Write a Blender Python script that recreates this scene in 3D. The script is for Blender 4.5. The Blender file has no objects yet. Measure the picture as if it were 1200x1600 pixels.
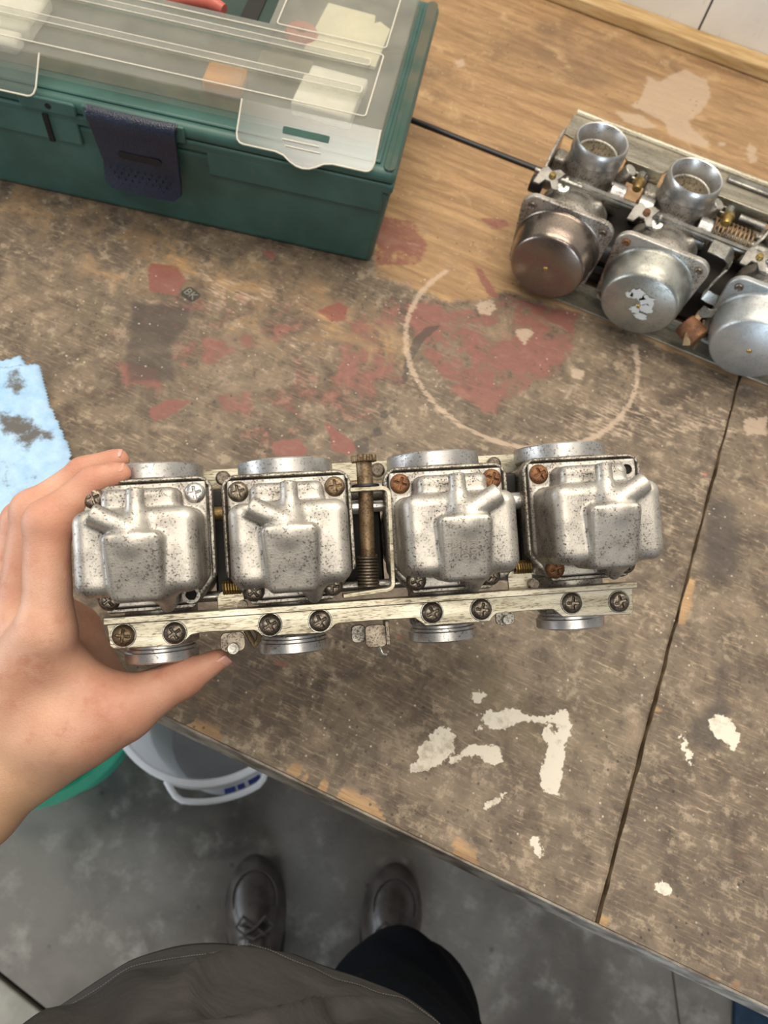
import bpy, bmesh, math, random
import numpy as np
from mathutils import Vector, Matrix

# ------------------------------------------------------------------ camera
F = 1200.0; CAMZ = 1.5; ZB = 0.94            # focal length in px of the 1200x1600 frame, camera and bench heights
nrm = lambda v: np.asarray(v, float) / np.linalg.norm(v)
_d = nrm([-150, 600, 1200]); _v = np.array([-11237, -4909, 1200.])
WZ = -_d; WX = -_v; WX = nrm(WX - WX.dot(WZ) * WZ); WY = np.cross(WZ, WX)
CM = np.column_stack([WX, WY, WZ]); CAM = np.array([0, 0, CAMZ])
def ray(px, py): return CM.T @ np.array([(px - 600) / F, (py - 800) / F, 1.0])
def onz(px, py, z):
    r = ray(px, py); return CAM + r * ((z - CAMZ) / r[2])
def at(px, py, depth): return CAM + ray(px, py) * depth

sc = bpy.context.scene
COL = sc.collection
cam = bpy.data.cameras.new('camera'); cam_o = bpy.data.objects.new('camera', cam); COL.objects.link(cam_o)
cam.sensor_fit = 'VERTICAL'; cam.sensor_height = 36; cam.sensor_width = 27; cam.lens = 27
cam.clip_start = 0.02; cam.clip_end = 50
R = Matrix([[*(CM.T @ np.array([1, 0, 0]))], [*(CM.T @ np.array([0, -1, 0]))], [*(CM.T @ np.array([0, 0, -1]))]]).transposed()
cam_o.matrix_world = Matrix.Translation(Vector(CAM)) @ R.to_4x4()
cam.dof.use_dof = True; cam.dof.focus_distance = 0.43; cam.dof.aperture_fstop = 11.0
sc.camera = cam_o

# ------------------------------------------------------------------ light
w = bpy.data.worlds.new('world'); sc.world = w; w.use_nodes = True
w.node_tree.nodes['Background'].inputs[0].default_value = (0.95, 0.97, 1.0, 1)
w.node_tree.nodes['Background'].inputs[1].default_value = 0.23
def area(name, loc, target, sx, sy, power, color):
    l = bpy.data.lights.new(name, 'AREA'); l.shape = 'RECTANGLE'; l.size = sx; l.size_y = sy
    l.energy = power; l.color = color
    o = bpy.data.objects.new(name, l); COL.objects.link(o); o.location = loc
    o.rotation_euler = (Vector(target) - Vector(loc)).to_track_quat('-Z', 'Y').to_euler()
    return o
area('ceiling_light', (-0.1, 0.9, 3.2), (0, 0.4, 0.9), 2.4, 1.3, 66, (1.0, 0.89, 0.74))
area('rear_ceiling_light', (0.35, -0.75, 3.15), (0.1, 0.3, 0.9), 1.6, 0.5, 20, (1.0, 0.93, 0.82))
area('doorway_daylight', (1.45, -3.0, 1.45), (0.1, 0.4, 0.6), 1.8, 1.9, 100, (0.70, 0.84, 1.0))
area('side_window_daylight', (-3.0, -0.9, 1.45), (0, 0.2, 0.6), 1.8, 1.4, 48, (0.86, 0.93, 1.0))
sc.view_settings.view_transform = 'Standard'; sc.view_settings.look = 'None'
sc.view_settings.gamma = 1.0; sc.view_settings.use_curve_mapping = False
sc.view_settings.exposure = 0.0

# ------------------------------------------------------------------ helpers
def lin(h):
    h = h.lstrip('#'); c = [int(h[i:i + 2], 16) / 255 for i in (0, 2, 4)]
    return tuple(x / 12.92 if x <= .04045 else ((x + .055) / 1.055) ** 2.4 for x in c) + (1,)

def tag(o, label=None, cat=None, group=None, kind=None):
    if label: o['label'] = label
    if cat: o['category'] = cat
    if group: o['group'] = group
    if kind: o['kind'] = kind
    return o
def empty(name, loc=(0, 0, 0), rz=0, label=None, cat=None, kind=None):
    o = bpy.data.objects.new(name, None); o.empty_display_size = .05; COL.objects.link(o)
    o.location = loc; o.rotation_euler = (0, 0, rz); return tag(o, label, cat, None, kind)
def link(name, me, mat, parent=None, smooth=True, ang=35, bevel=0, seg=2):
    o = bpy.data.objects.new(name, me); COL.objects.link(o)
    if mat is not None: me.materials.append(mat)
    if parent is not None: o.parent = parent
    if smooth:
        me.polygons.foreach_set('use_smooth', [True] * len(me.polygons))
        if ang < 180:
            me.set_sharp_from_angle(angle=math.radians(ang))
    if bevel:
        m = o.modifiers.new('bevel', 'BEVEL'); m.width = bevel; m.segments = seg; m.limit_method = 'ANGLE'; m.angle_limit = math.radians(40)
        m.harden_normals = False
    return o
def clone(o, parent=None, loc=None):
    c = o.copy(); COL.objects.link(c)
    if parent is not None: c.parent = parent
    if loc is not None: c.location = loc
    return c

def frame_from(axis):
    a = nrm(axis); t = np.array([1, 0, 0.]) if abs(a[0]) < .8 else np.array([0, 1., 0])
    u = nrm(np.cross(t, a)); v = np.cross(a, u); return u, v, a

class MB:
    def __init__(s): s.v = []; s.f = []
    def add(s, V, Fc):
        n = len(s.v); s.v += [tuple(map(float, p)) for p in V]; s.f += [tuple(i + n for i in f) for f in Fc]; return s
    def box(s, lo, hi, M=None):
        x0, y0, z0 = lo; x1, y1, z1 = hi
        V = [(x0, y0, z0), (x1, y0, z0), (x1, y1, z0), (x0, y1, z0), (x0, y0, z1), (x1, y0, z1), (x1, y1, z1), (x0, y1, z1)]
        if M is not None: V = [M @ Vector(p) for p in V]
        return s.add(V, [(0, 3, 2, 1), (4, 5, 6, 7), (0, 1, 5, 4), (1, 2, 6, 5), (2, 3, 7, 6), (3, 0, 4, 7)])
    def frustum(s, lo, hi, z0, z1, dx0=0, dx1=0, dy0=0, dy1=0):
        # box whose top is larger by dx0 (low x side), dx1, dy0, dy1
        x0, y0 = lo; x1, y1 = hi
        V = [(x0, y0, z0), (x1, y0, z0), (x1, y1, z0), (x0, y1, z0), (x0 - dx0, y0 - dy0, z1), (x1 + dx1, y0 - dy0, z1), (x1 + dx1, y1 + dy1, z1), (x0 - dx0, y1 + dy1, z1)]
        return s.add(V, [(0, 3, 2, 1), (4, 5, 6, 7), (0, 1, 5, 4), (1, 2, 6, 5), (2, 3, 7, 6), (3, 0, 4, 7)])
    def lathe(s, prof, org=(0, 0, 0), axis=(0, 0, 1), seg=32, closed=False):
        # prof: list of (r, h); ends with r=0 are closed by a point
        u, v, a = frame_from(axis); org = np.asarray(org, float); V = []; rings = []
        for r, h in prof:
            if r < 1e-9:
                rings.append([len(V)]); V.append(org + a * h)
            else:
                rings.append(list(range(len(V), len(V) + seg)))
                for k in range(seg):
                    t = 2 * math.pi * k / seg; V.append(org + a * h + (u * math.cos(t) + v * math.sin(t)) * r)
        Fc = []
        pairs = list(zip(rings, rings[1:])) + ([(rings[-1], rings[0])] if closed else [])
        for A, B in pairs:
            for k in range(seg):
                k2 = (k + 1) % seg
                if len(A) == 1 and len(B) == 1: continue
                if len(A) == 1: Fc.append((A[0], B[k2], B[k]))
                elif len(B) == 1: Fc.append((A[k], A[k2], B[0]))
                else: Fc.append((A[k], A[k2], B[k2], B[k]))
        return s.add(V, Fc)
    def cyl(s, p0, p1, r, r1=None, seg=24):
        p0 = np.asarray(p0, float); p1 = np.asarray(p1, float); L = np.linalg.norm(p1 - p0); r1 = r if r1 is None else r1
        return s.lathe([(0, 0), (r, 0), (r1, L), (0, L)], p0, p1 - p0, seg)
    def tube(s, pts, r, seg=10, caps=True):
        P = [np.asarray(p, float) for p in pts]; n = len(P); V = []; Fc = []
        rr = r if hasattr(r, '__len__') else [r] * n
        u = None
        for i in range(n):
            t = nrm(P[min(i + 1, n - 1)] - P[max(i - 1, 0)])
            if u is None: u, v, _ = frame_from(t)
            else: u = nrm(u - t * u.dot(t)); v = np.cross(t, u)
            for k in range(seg):
                a = 2 * math.pi * k / seg; V.append(P[i] + (u * math.cos(a) + v * math.sin(a)) * rr[i])
        for i in range(n - 1):
            for k in range(seg):
                k2 = (k + 1) % seg; Fc.append((i * seg + k, i * seg + k2, (i + 1) * seg + k2, (i + 1) * seg + k))
        if caps: Fc.append(tuple(range(seg))[::-1]); Fc.append(tuple((n - 1) * seg + k for k in range(seg)))
        return s.add(V, Fc)
    def prism(s, poly, z0, z1, fn=None):
        # poly in 2D (counter-clockwise), extruded z0..z1; fn maps (x,y,z) to a point
        fn = fn or (lambda x, y, z: (x, y, z)); n = len(poly)
        V = [fn(x, y, z0) for x, y in poly] + [fn(x, y, z1) for x, y in poly]
        Fc = [tuple(range(n))[::-1], tuple(range(n, 2 * n))] + [(k, (k + 1) % n, n + (k + 1) % n, n + k) for k in range(n)]
        return s.add(V, Fc)
    def strip(s, path, half_w, t, axis):
        # flat metal strip following a path (points), thickness t in the path plane, width along 'axis'
        P = [np.asarray(p, float) for p in path]; ax = nrm(axis) * half_w; n = len(P); V = []; Fc = []
        for i in range(n):
            tg = nrm(P[min(i + 1, n - 1)] - P[max(i - 1, 0)]); nn = nrm(np.cross(tg, ax)) * t / 2
            V += [P[i] - nn - ax, P[i] + nn - ax, P[i] + nn + ax, P[i] - nn + ax]
        for i in range(n - 1):
            for k in range(4):
                Fc.append((4 * i + k, 4 * i + (k + 1) % 4, 4 * i + 4 + (k + 1) % 4, 4 * i + 4 + k))
        Fc.append((3, 2, 1, 0)); Fc.append(tuple(4 * n - 4 + k for k in range(4)))
        return s.add(V, Fc)
    def build(s, name, mat, parent=None, smooth=True, ang=35, bevel=0, seg=2, scale=1.0):
        me = bpy.data.meshes.new(name)
        V = s.v if scale == 1.0 else [(x * scale, y * scale, z * scale) for x, y, z in s.v]
        me.from_pydata(V, [], s.f); me.update()
        bm = bmesh.new(); bm.from_mesh(me); bmesh.ops.recalc_face_normals(bm, faces=bm.faces); bm.to_mesh(me); bm.free()
        return link(name, me, mat, parent, smooth, ang, bevel, seg)

def rrect(x0, y0, x1, y1, r, n=5):
    P = []
    for cx, cy, a0 in ((x1 - r, y1 - r, 0), (x0 + r, y1 - r, 90), (x0 + r, y0 + r, 180), (x1 - r, y0 + r, 270)):
        for k in range(n + 1):
            a = math.radians(a0 + 90 * k / n); P.append((cx + r * math.cos(a), cy + r * math.sin(a)))
    return P

# --- signed distance modelling (surface nets)
def smin(a, b, k):
    h = np.maximum(k - np.abs(a - b), 0) / k; return np.minimum(a, b) - h * h * k * .25
def smax(a, b, k): return -smin(-a, -b, k)
def s_cap(x, y, z, a, b, ra, rb=None):
    rb = ra if rb is None else rb
    ax, ay, az = a; bx, by, bz = b; dx, dy, dz = bx - ax, by - ay, bz - az; L = dx * dx + dy * dy + dz * dz + 1e-12
    h = np.clip(((x - ax) * dx + (y - ay) * dy + (z - az) * dz) / L, 0, 1)
    return np.sqrt((x - ax - h * dx) ** 2 + (y - ay - h * dy) ** 2 + (z - az - h * dz) ** 2) - (ra + (rb - ra) * h)
def s_box(x, y, z, lo, hi, r):
    qx = np.abs(x - (lo[0] + hi[0]) / 2) - (hi[0] - lo[0]) / 2 + r; qy = np.abs(y - (lo[1] + hi[1]) / 2) - (hi[1] - lo[1]) / 2 + r; qz = np.abs(z - (lo[2] + hi[2]) / 2) - (hi[2] - lo[2]) / 2 + r
    return np.sqrt(np.maximum(qx, 0) ** 2 + np.maximum(qy, 0) ** 2 + np.maximum(qz, 0) ** 2) + np.minimum(np.maximum(qx, np.maximum(qy, qz)), 0) - r
def s_cyl(x, y, z, a, b, r, e=0.3):
    a = np.asarray(a, float); b = np.asarray(b, float); t = b - a; L = np.linalg.norm(t); t = t / L
    h = (x - a[0]) * t[0] + (y - a[1]) * t[1] + (z - a[2]) * t[2]
    q = np.sqrt(np.maximum((x - a[0]) ** 2 + (y - a[1]) ** 2 + (z - a[2]) ** 2 - h * h, 0))
    dx = q - r + e; dy = np.abs(h - L / 2) - L / 2 + e
    return np.sqrt(np.maximum(dx, 0) ** 2 + np.maximum(dy, 0) ** 2) + np.minimum(np.maximum(dx, dy), 0) - e
def s_ell(x, y, z, c, r):
    k0 = np.sqrt(((x - c[0]) / r[0]) ** 2 + ((y - c[1]) / r[1]) ** 2 + ((z - c[2]) / r[2]) ** 2) + 1e-9
    k1 = np.sqrt(((x - c[0]) / r[0] ** 2) ** 2 + ((y - c[1]) / r[1] ** 2) ** 2 + ((z - c[2]) / r[2] ** 2) ** 2) + 1e-9
    return k0 * (k0 - 1) / k1
def sdf_mesh(name, f, lo, hi, h, scale=1.0, post=None):
    ax = [np.arange(lo[i], hi[i] + h, h, dtype=np.float32) for i in range(3)]
    X, Y, Z = np.meshgrid(*ax, indexing='ij'); V = f(X, Y, Z).astype(np.float32)
    for a in range(3):
        sl = [slice(None)] * 3; sl[a] = 0; V[tuple(sl)] = np.maximum(V[tuple(sl)], h); sl[a] = -1; V[tuple(sl)] = np.maximum(V[tuple(sl)], h)
    ins = V < 0
    c = np.zeros(np.array(V.shape) - 1, np.int8)
    for i in (0, 1):
        for j in (0, 1):
            for k in (0, 1): c += ins[i:ins.shape[0] - 1 + i, j:ins.shape[1] - 1 + j, k:ins.shape[2] - 1 + k]
    ci = np.argwhere((c > 0) & (c < 8)); idx = -np.ones(c.shape, np.int64); idx[tuple(ci.T)] = np.arange(len(ci))
    acc = np.zeros((len(ci), 3)); cnt = np.zeros(len(ci))
    cs = [(i, j, k) for i in (0, 1) for j in (0, 1) for k in (0, 1)]
    for A in cs:
        for ax_i in range(3):
            if A[ax_i]: continue
            Bc = list(A); Bc[ax_i] = 1
            va = V[tuple((ci + A).T)]; vb = V[tuple((ci + Bc).T)]; cr = (va < 0) != (vb < 0)
            t = np.where(cr, va / np.where(cr, va - vb, 1), 0); p = np.tile(np.array(A, float), (len(ci), 1)); p[:, ax_i] += t
            acc[cr] += p[cr]; cnt[cr] += 1
    P = (ci + acc / cnt[:, None]) * h + np.array(lo)
    quads = []
    for a in range(3):
        b, d = (a + 1) % 3, (a + 2) % 3
        s0 = [slice(1, -1)] * 3; s1 = [slice(1, -1)] * 3; s0[a] = slice(0, -1); s1[a] = slice(1, None)
        m = ins[tuple(s0)] != ins[tuple(s1)]; e = np.argwhere(m); first = ins[tuple(s0)][m]
        off = np.array([1, 1, 1]); off[a] = 0; e = e + off
        def cell(db, dd):
            q = e.copy(); q[:, b] += db; q[:, d] += dd; return idx[tuple(q.T)]
        q = np.stack([cell(-1, -1), cell(0, -1), cell(0, 0), cell(-1, 0)], 1)
        q[~first] = q[~first][:, ::-1]; quads.append(q)
    Q = np.concatenate(quads); Q = Q[(Q >= 0).all(1)]
    if post is not None: P = post(P)
    P = P * scale
    me = bpy.data.meshes.new(name); me.vertices.add(len(P)); me.vertices.foreach_set('co', P.astype(np.float32).ravel())
    me.loops.add(len(Q) * 4); me.loops.foreach_set('vertex_index', Q.astype(np.int32).ravel())
    me.polygons.add(len(Q)); me.polygons.foreach_set('loop_start', np.arange(0, len(Q) * 4, 4, dtype=np.int32))
    me.update(calc_edges=True); me.validate(); return me

# --- noise in numpy for fields on meshes
def vnoise(x, y, seed=0):
    xi = np.floor(x).astype(np.int64); yi = np.floor(y).astype(np.int64); fx = x - xi; fy = y - yi
    fx = fx * fx * (3 - 2 * fx); fy = fy * fy * (3 - 2 * fy)
    def hsh(i, j):
        n = (i * 374761393 + j * 668265263 + seed * 2147483647) & 0xffffffff; n = ((n ^ (n >> 13)) * 1274126177) & 0xffffffff
        return ((n ^ (n >> 16)) & 0xffff) / 65535.0
    return (hsh(xi, yi) * (1 - fx) + hsh(xi + 1, yi) * fx) * (1 - fy) + (hsh(xi, yi + 1) * (1 - fx) + hsh(xi + 1, yi + 1) * fx) * fy
def fbm(x, y, seed=0, o=4):
    s = 0; a = .5
    for k in range(o): s = s + a * vnoise(x * 2 ** k, y * 2 ** k, seed + k); a *= .5
    return s
def poly_sd(x, y, P):
    # signed distance to polygon, negative inside
    P = np.asarray(P, float); d = np.full(x.shape, 1e9); ins = np.zeros(x.shape, bool); n = len(P)
    for i in range(n):
        ax_, ay = P[i]; bx, by = P[(i + 1) % n]; ex, ey = bx - ax_, by - ay
        h = np.clip(((x - ax_) * ex + (y - ay) * ey) / (ex * ex + ey * ey + 1e-12), 0, 1)
        d = np.minimum(d, (x - ax_ - h * ex) ** 2 + (y - ay - h * ey) ** 2)
        c = ((ay > y) != (by > y)) & (x < (bx - ax_) * (y - ay) / (by - ay + 1e-15) + ax_); ins ^= c
    d = np.sqrt(d); return np.where(ins, -d, d)

# ------------------------------------------------------------------ materials
class NT:
    def __init__(s, name):
        s.m = bpy.data.materials.new(name); s.m.use_nodes = True; s.t = s.m.node_tree; s.b = s.t.nodes['Principled BSDF']
    def n(s, ty, **kw):
        nd = s.t.nodes.new(ty)
        for k, v in kw.items():
            if k.startswith('_'): setattr(nd, k[1:], v)
        return nd
    def set(s, sock, v):
        if isinstance(v, bpy.types.NodeSocket): s.t.links.new(v, sock)
        elif v is not None: sock.default_value = v
    def coord(s, scale=(1, 1, 1), rot=(0, 0, 0)):
        tc = s.n('ShaderNodeTexCoord'); mp = s.n('ShaderNodeMapping'); mp.inputs['Scale'].default_value = scale; mp.inputs['Rotation'].default_value = rot
        s.t.links.new(tc.outputs['Object'], mp.inputs[0]); return mp.outputs[0]
    def noise(s, vec, scale, detail=4, rough=.55, dist=0):
        nd = s.n('ShaderNodeTexNoise'); s.set(nd.inputs['Vector'], vec); nd.inputs['Scale'].default_value = scale; nd.inputs['Detail'].default_value = detail
        nd.inputs['Roughness'].default_value = rough; nd.inputs['Distortion'].default_value = dist; return nd.outputs[0]
    def voro(s, vec, scale, feat='F1'):
        nd = s.n('ShaderNodeTexVoronoi'); nd.feature = feat; s.set(nd.inputs['Vector'], vec); nd.inputs['Scale'].default_value = scale; return nd.outputs[0]
    def attr(s, name):
        nd = s.n('ShaderNodeAttribute'); nd.attribute_name = name; return nd.outputs['Fac']
    def math(s, op, a, b=None, c=None, clamp=False):
        nd = s.n('ShaderNodeMath'); nd.operation = op; nd.use_clamp = clamp; s.set(nd.inputs[0], a)
        if b is not None: s.set(nd.inputs[1], b)
        if c is not None: s.set(nd.inputs[2], c)
        return nd.outputs[0]
    def ramp(s, x, a, b, o0=0.0, o1=1.0):
        nd = s.n('ShaderNodeMapRange'); nd.interpolation_type = 'SMOOTHSTEP'; s.set(nd.inputs[0], x); nd.inputs[1].default_value = a; nd.inputs[2].default_value = b
        nd.inputs[3].default_value = o0; nd.inputs[4].default_value = o1; return nd.outputs[0]
    def mix(s, f, a, b):
        nd = s.n('ShaderNodeMix'); nd.data_type = 'RGBA'; s.set(nd.inputs[0], f); s.set(nd.inputs[6], a); s.set(nd.inputs[7], b); return nd.outputs[2]
    def bump(s, h, strength=.3, dist=.001):
        nd = s.n('ShaderNodeBump'); nd.inputs['Strength'].default_value = strength; nd.inputs['Distance'].default_value = dist; s.set(nd.inputs['Height'], h)
        s.t.links.new(nd.outputs[0], s.b.inputs['Normal'])
    def out(s, base=None, rough=None, metal=None, spec=None, **kw):
        s.set(s.b.inputs['Base Color'], base); s.set(s.b.inputs['Roughness'], rough); s.set(s.b.inputs['Metallic'], metal); s.set(s.b.inputs['Specular IOR Level'], spec)
        for k, v in kw.items(): s.set(s.b.inputs[k.replace('_', ' ')], v)
        return s.m

def metal(name, c1, c2, dirt='#2a2420', rough=.4, amount=.5, scale=1.0, metallic=.9, speck=.55, streak=None, bump=.25):
    t = NT(name); co = t.coord(streak or (1, 1, 1)); base = t.noise(co, 60 * scale, 5, .6); fine = t.noise(co, 900 * scale, 3, .6)
    col = t.mix(t.ramp(base, .35, .65), lin(c1), lin(c2))
    f = t.ramp(t.math('ADD', t.math('MULTIPLY', fine, .75), t.math('MULTIPLY', base, .35)), speck + .12, speck, 0, 1)
    f = t.math('SUBTRACT', 1.0, f)
    g = t.math('MULTIPLY', f, amount, clamp=True)
    col = t.mix(g, col, lin(dirt))
    t.bump(fine, bump, .0004)
    return t.out(col, t.math('ADD', t.math('MULTIPLY', base, .25), rough - .1), t.math('MULTIPLY', t.math('SUBTRACT', 1.0, t.math('MULTIPLY', g, .7)), metallic))
def plain(name, c, rough=.5, metallic=0, var=.12, scale=40, bump=.0, c2=None, spec=.5, fine=400):
    t = NT(name); co = t.coord(); nz = t.noise(co, scale, 5, .6)
    a = lin(c); b = lin(c2) if c2 else tuple(x * (1 - var * 2) for x in a[:3]) + (1,)
    col = t.mix(t.ramp(nz, .3, .7), a, b)
    if bump: t.bump(t.noise(co, fine, 3), bump, .0005)
    return t.out(col, rough, metallic, spec)

# ------------------------------------------------------------------ setting: floor, wall
def concrete():
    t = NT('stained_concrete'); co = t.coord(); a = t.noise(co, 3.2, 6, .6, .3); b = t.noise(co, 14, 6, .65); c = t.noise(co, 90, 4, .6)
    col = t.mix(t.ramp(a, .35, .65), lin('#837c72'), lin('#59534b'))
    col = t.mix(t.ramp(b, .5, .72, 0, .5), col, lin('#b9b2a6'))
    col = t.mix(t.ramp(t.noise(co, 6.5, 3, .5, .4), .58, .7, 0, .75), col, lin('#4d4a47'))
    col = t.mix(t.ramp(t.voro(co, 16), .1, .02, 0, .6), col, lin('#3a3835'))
    t.bump(c, .3, .002)
    return t.out(col, .55, 0, .4)
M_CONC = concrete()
M_DARK = plain('dark_gap', '#14110f', .9)
floor = empty('floor', kind='structure'); 
MB().box((-3.5, -3.2, -.12), (3.5, 3.2, -.02)).build('subfloor', M_DARK, floor, smooth=False)
# slabs separated by recessed joints
def jline(p, q): a = onz(*p, 0); b = onz(*q, 0); return a, b
def slab(poly, mat): MB().prism([tuple(p) for p in poly], -.06, 0).build('slab', mat, floor, smooth=False, bevel=.003)
A0, A1 = onz(0, 1524, 0)[:2], onz(45, 1560, 0)[:2]; B0, B1 = onz(1046, 1480, 0)[:2], onz(1062, 1600, 0)[:2]
da, db = nrm(A1 - A0), nrm(B1 - B0); na = np.array([da[1], -da[0]]); nb_ = np.array([-db[1], db[0]])
if nb_[0] < 0: nb_ = -nb_
if na[0] > 0: na = -na
tA = lambda t, o: A0 + da * t + na * o
tB = lambda t, o: B0 + db * t + nb_ * o
_t = np.linalg.solve(np.column_stack([da, -db]), B0 - A0); tI, uI = _t[0], _t[1]     # where the two joints meet
slab([tA(-2.2, .004), tA(tI, .004), tA(tI, 2.2), tA(-2.2, 2.2)], plain('pale_concrete', '#b1aa9c', .6, scale=9, var=.2))
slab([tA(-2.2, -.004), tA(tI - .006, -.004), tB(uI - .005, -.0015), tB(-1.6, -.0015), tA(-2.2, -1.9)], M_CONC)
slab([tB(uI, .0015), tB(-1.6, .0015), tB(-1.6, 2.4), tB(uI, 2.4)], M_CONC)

def wallpaint():
    t = NT('worn_white_paint'); co = t.coord((1, 1, .25)); a = t.noise(t.coord((1, 1, 1)), 8, 5); b = t.noise(t.coord((9, 9, 1)), 30, 4, .7)
    col = t.mix(t.ramp(a, .3, .7), lin('#e9e2d6'), lin('#dad3c8')); col = t.mix(t.ramp(b, .6, .7, 0, .45), col, lin('#a79b8c'))
    t.bump(b, .25, .001); return t.out(col, .6)
M_WALL = wallpaint()
wall = empty('wall_back', (0, 1.0765, 0), kind='structure')
x = -2.35
seam_x = onz(1085, 60, ZB)[0]
xs = sorted([seam_x + k * .19 for k in range(-12, 12)])
for k in range(len(xs) - 1):
    MB().box((xs[k] + .0012, 0, .0), (xs[k + 1] - .0012, .018, 2.4)).build('plank', M_WALL, wall, smooth=False, bevel=.0012)
MB().box((xs[0], .0185, 0), (xs[-1], .03, 2.4)).build('backing', M_DARK, wall, smooth=False)

# ------------------------------------------------------------------ workbench
def bench_mat():
    t = NT('worn_plywood'); co = t.coord((1, 1, 1)); gr = t.coord((1.6, 14, 3), (0, 0, .04))
    g1 = t.noise(gr, 6, 6, .65, .6); g2 = t.noise(gr, 38, 5, .7, .2); blot = t.noise(co, 9, 6, .62, .5); b2 = t.noise(co, 26, 6, .65, .6); fine = t.noise(co, 420, 3, .7); med = t.noise(co, 90, 5, .7)
    worn = t.attr('worn'); dark = t.attr('dark'); red = t.attr('red'); white = t.attr('white'); olive = t.attr('olive'); pale = t.attr('pale')
    nat = t.mix(t.ramp(g1, .3, .72), lin('#bd9a70'), lin('#8f7050')); nat = t.mix(t.ramp(g2, .42, .7, 0, .5), nat, lin('#80603f'))
    nat = t.mix(t.ramp(blot, .48, .7, 0, .8), nat, lin('#7c634b'))
    nat = t.mix(t.ramp(b2, .56, .72, 0, .6), nat, lin('#c9ab82'))
    grime = t.mix(t.ramp(b2, .22, .8), lin('#877763'), lin('#473d35')); grime = t.mix(t.ramp(blot, .42, .78, 0, .55), grime, lin('#5e534a'))
    grime = t.mix(t.ramp(g2, .5, .72, 0, .5), grime, lin('#b8a184')); grime = t.mix(t.ramp(med, .52, .68, 0, .55), grime, lin('#b3a28a')); grime = t.mix(t.ramp(med, .46, .32, 0, .6), grime, lin('#453b34'))
    wf = t.math('ADD', worn, t.math('MULTIPLY', t.math('SUBTRACT', b2, .5), 1.2)); wf = t.math('ADD', wf, t.math('MULTIPLY', t.math('SUBTRACT', g2, .5), .8))
    col = t.mix(t.ramp(wf, .3, .7), nat, grime)
    of = t.math('ADD', olive, t.math('MULTIPLY', t.math('SUBTRACT', blot, .5), 1.5)); col = t.mix(t.ramp(of, .3, .9, 0, .6), col, t.mix(b2, lin('#5f5335'), lin('#94855c')))
    # red paint film, worn through by the noise
    rn = t.math('ADD', t.math('MULTIPLY', t.math('SUBTRACT', med, .5), 1.1), t.math('MULTIPLY', t.math('SUBTRACT', b2, .5), 1.5))
    rf = t.math('ADD', red, rn); redc = t.mix(t.ramp(b2, .35, .7), lin('#824642'), lin('#906258')); col = t.mix(t.ramp(rf, .35, .72, 0, .8), col, redc)
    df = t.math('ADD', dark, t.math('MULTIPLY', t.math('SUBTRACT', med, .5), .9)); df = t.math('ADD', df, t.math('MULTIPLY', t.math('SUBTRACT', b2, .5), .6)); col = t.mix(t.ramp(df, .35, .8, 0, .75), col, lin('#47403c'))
    pf = t.math('ADD', pale, t.math('MULTIPLY', t.math('SUBTRACT', g2, .5), 2.4)); pf = t.math('ADD', pf, t.math('MULTIPLY', t.math('SUBTRACT', med, .5), 1.0)); col = t.mix(t.ramp(pf, .35, .85, 0, .68), col, lin('#c4ae98'))
    wn = t.math('ADD', white, t.math('MULTIPLY', t.math('SUBTRACT', fine, .5), .12)); wn = t.math('ADD', wn, t.math('MULTIPLY', t.math('SUBTRACT', t.noise(co, 190, 4, .65), .5), 1.5))
    wm = t.ramp(wn, .44, .54); col = t.mix(wm, col, t.mix(t.ramp(med, .3, .5), lin('#b5aa98'), lin('#dad2c2')))
    # small flecks of paint and grit
    sp = t.voro(co, 130); msk = t.ramp(t.noise(co, 30, 2), .42, .6); f1 = t.math('MULTIPLY', t.ramp(sp, .13, .06), msk); col = t.mix(t.math('MULTIPLY', f1, .8), col, lin('#d2c6b2'))
    sp2 = t.voro(t.coord((1, 1, 1), (0, 0, .7)), 120); f2 = t.math('MULTIPLY', t.ramp(sp2, .16, .08), t.ramp(t.noise(co, 15, 2), .46, .6)); col = t.mix(t.math('MULTIPLY', f2, .7), col, lin('#2e2825'))
    h = t.math('ADD', t.math('MULTIPLY', g2, .6), t.math('MULTIPLY', fine, .5)); h = t.math('ADD', h, t.math('MULTIPLY', wm, .5)); t.bump(h, .35, .0009)
    return t.out(col, t.ramp(b2, .3, .7, .42, .62), 0, .4)
M_BENCH = bench_mat()
M_EDGE = plain('ply_edge', '#b3a084', .7, c2='#6f5c46', scale=60)

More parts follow.
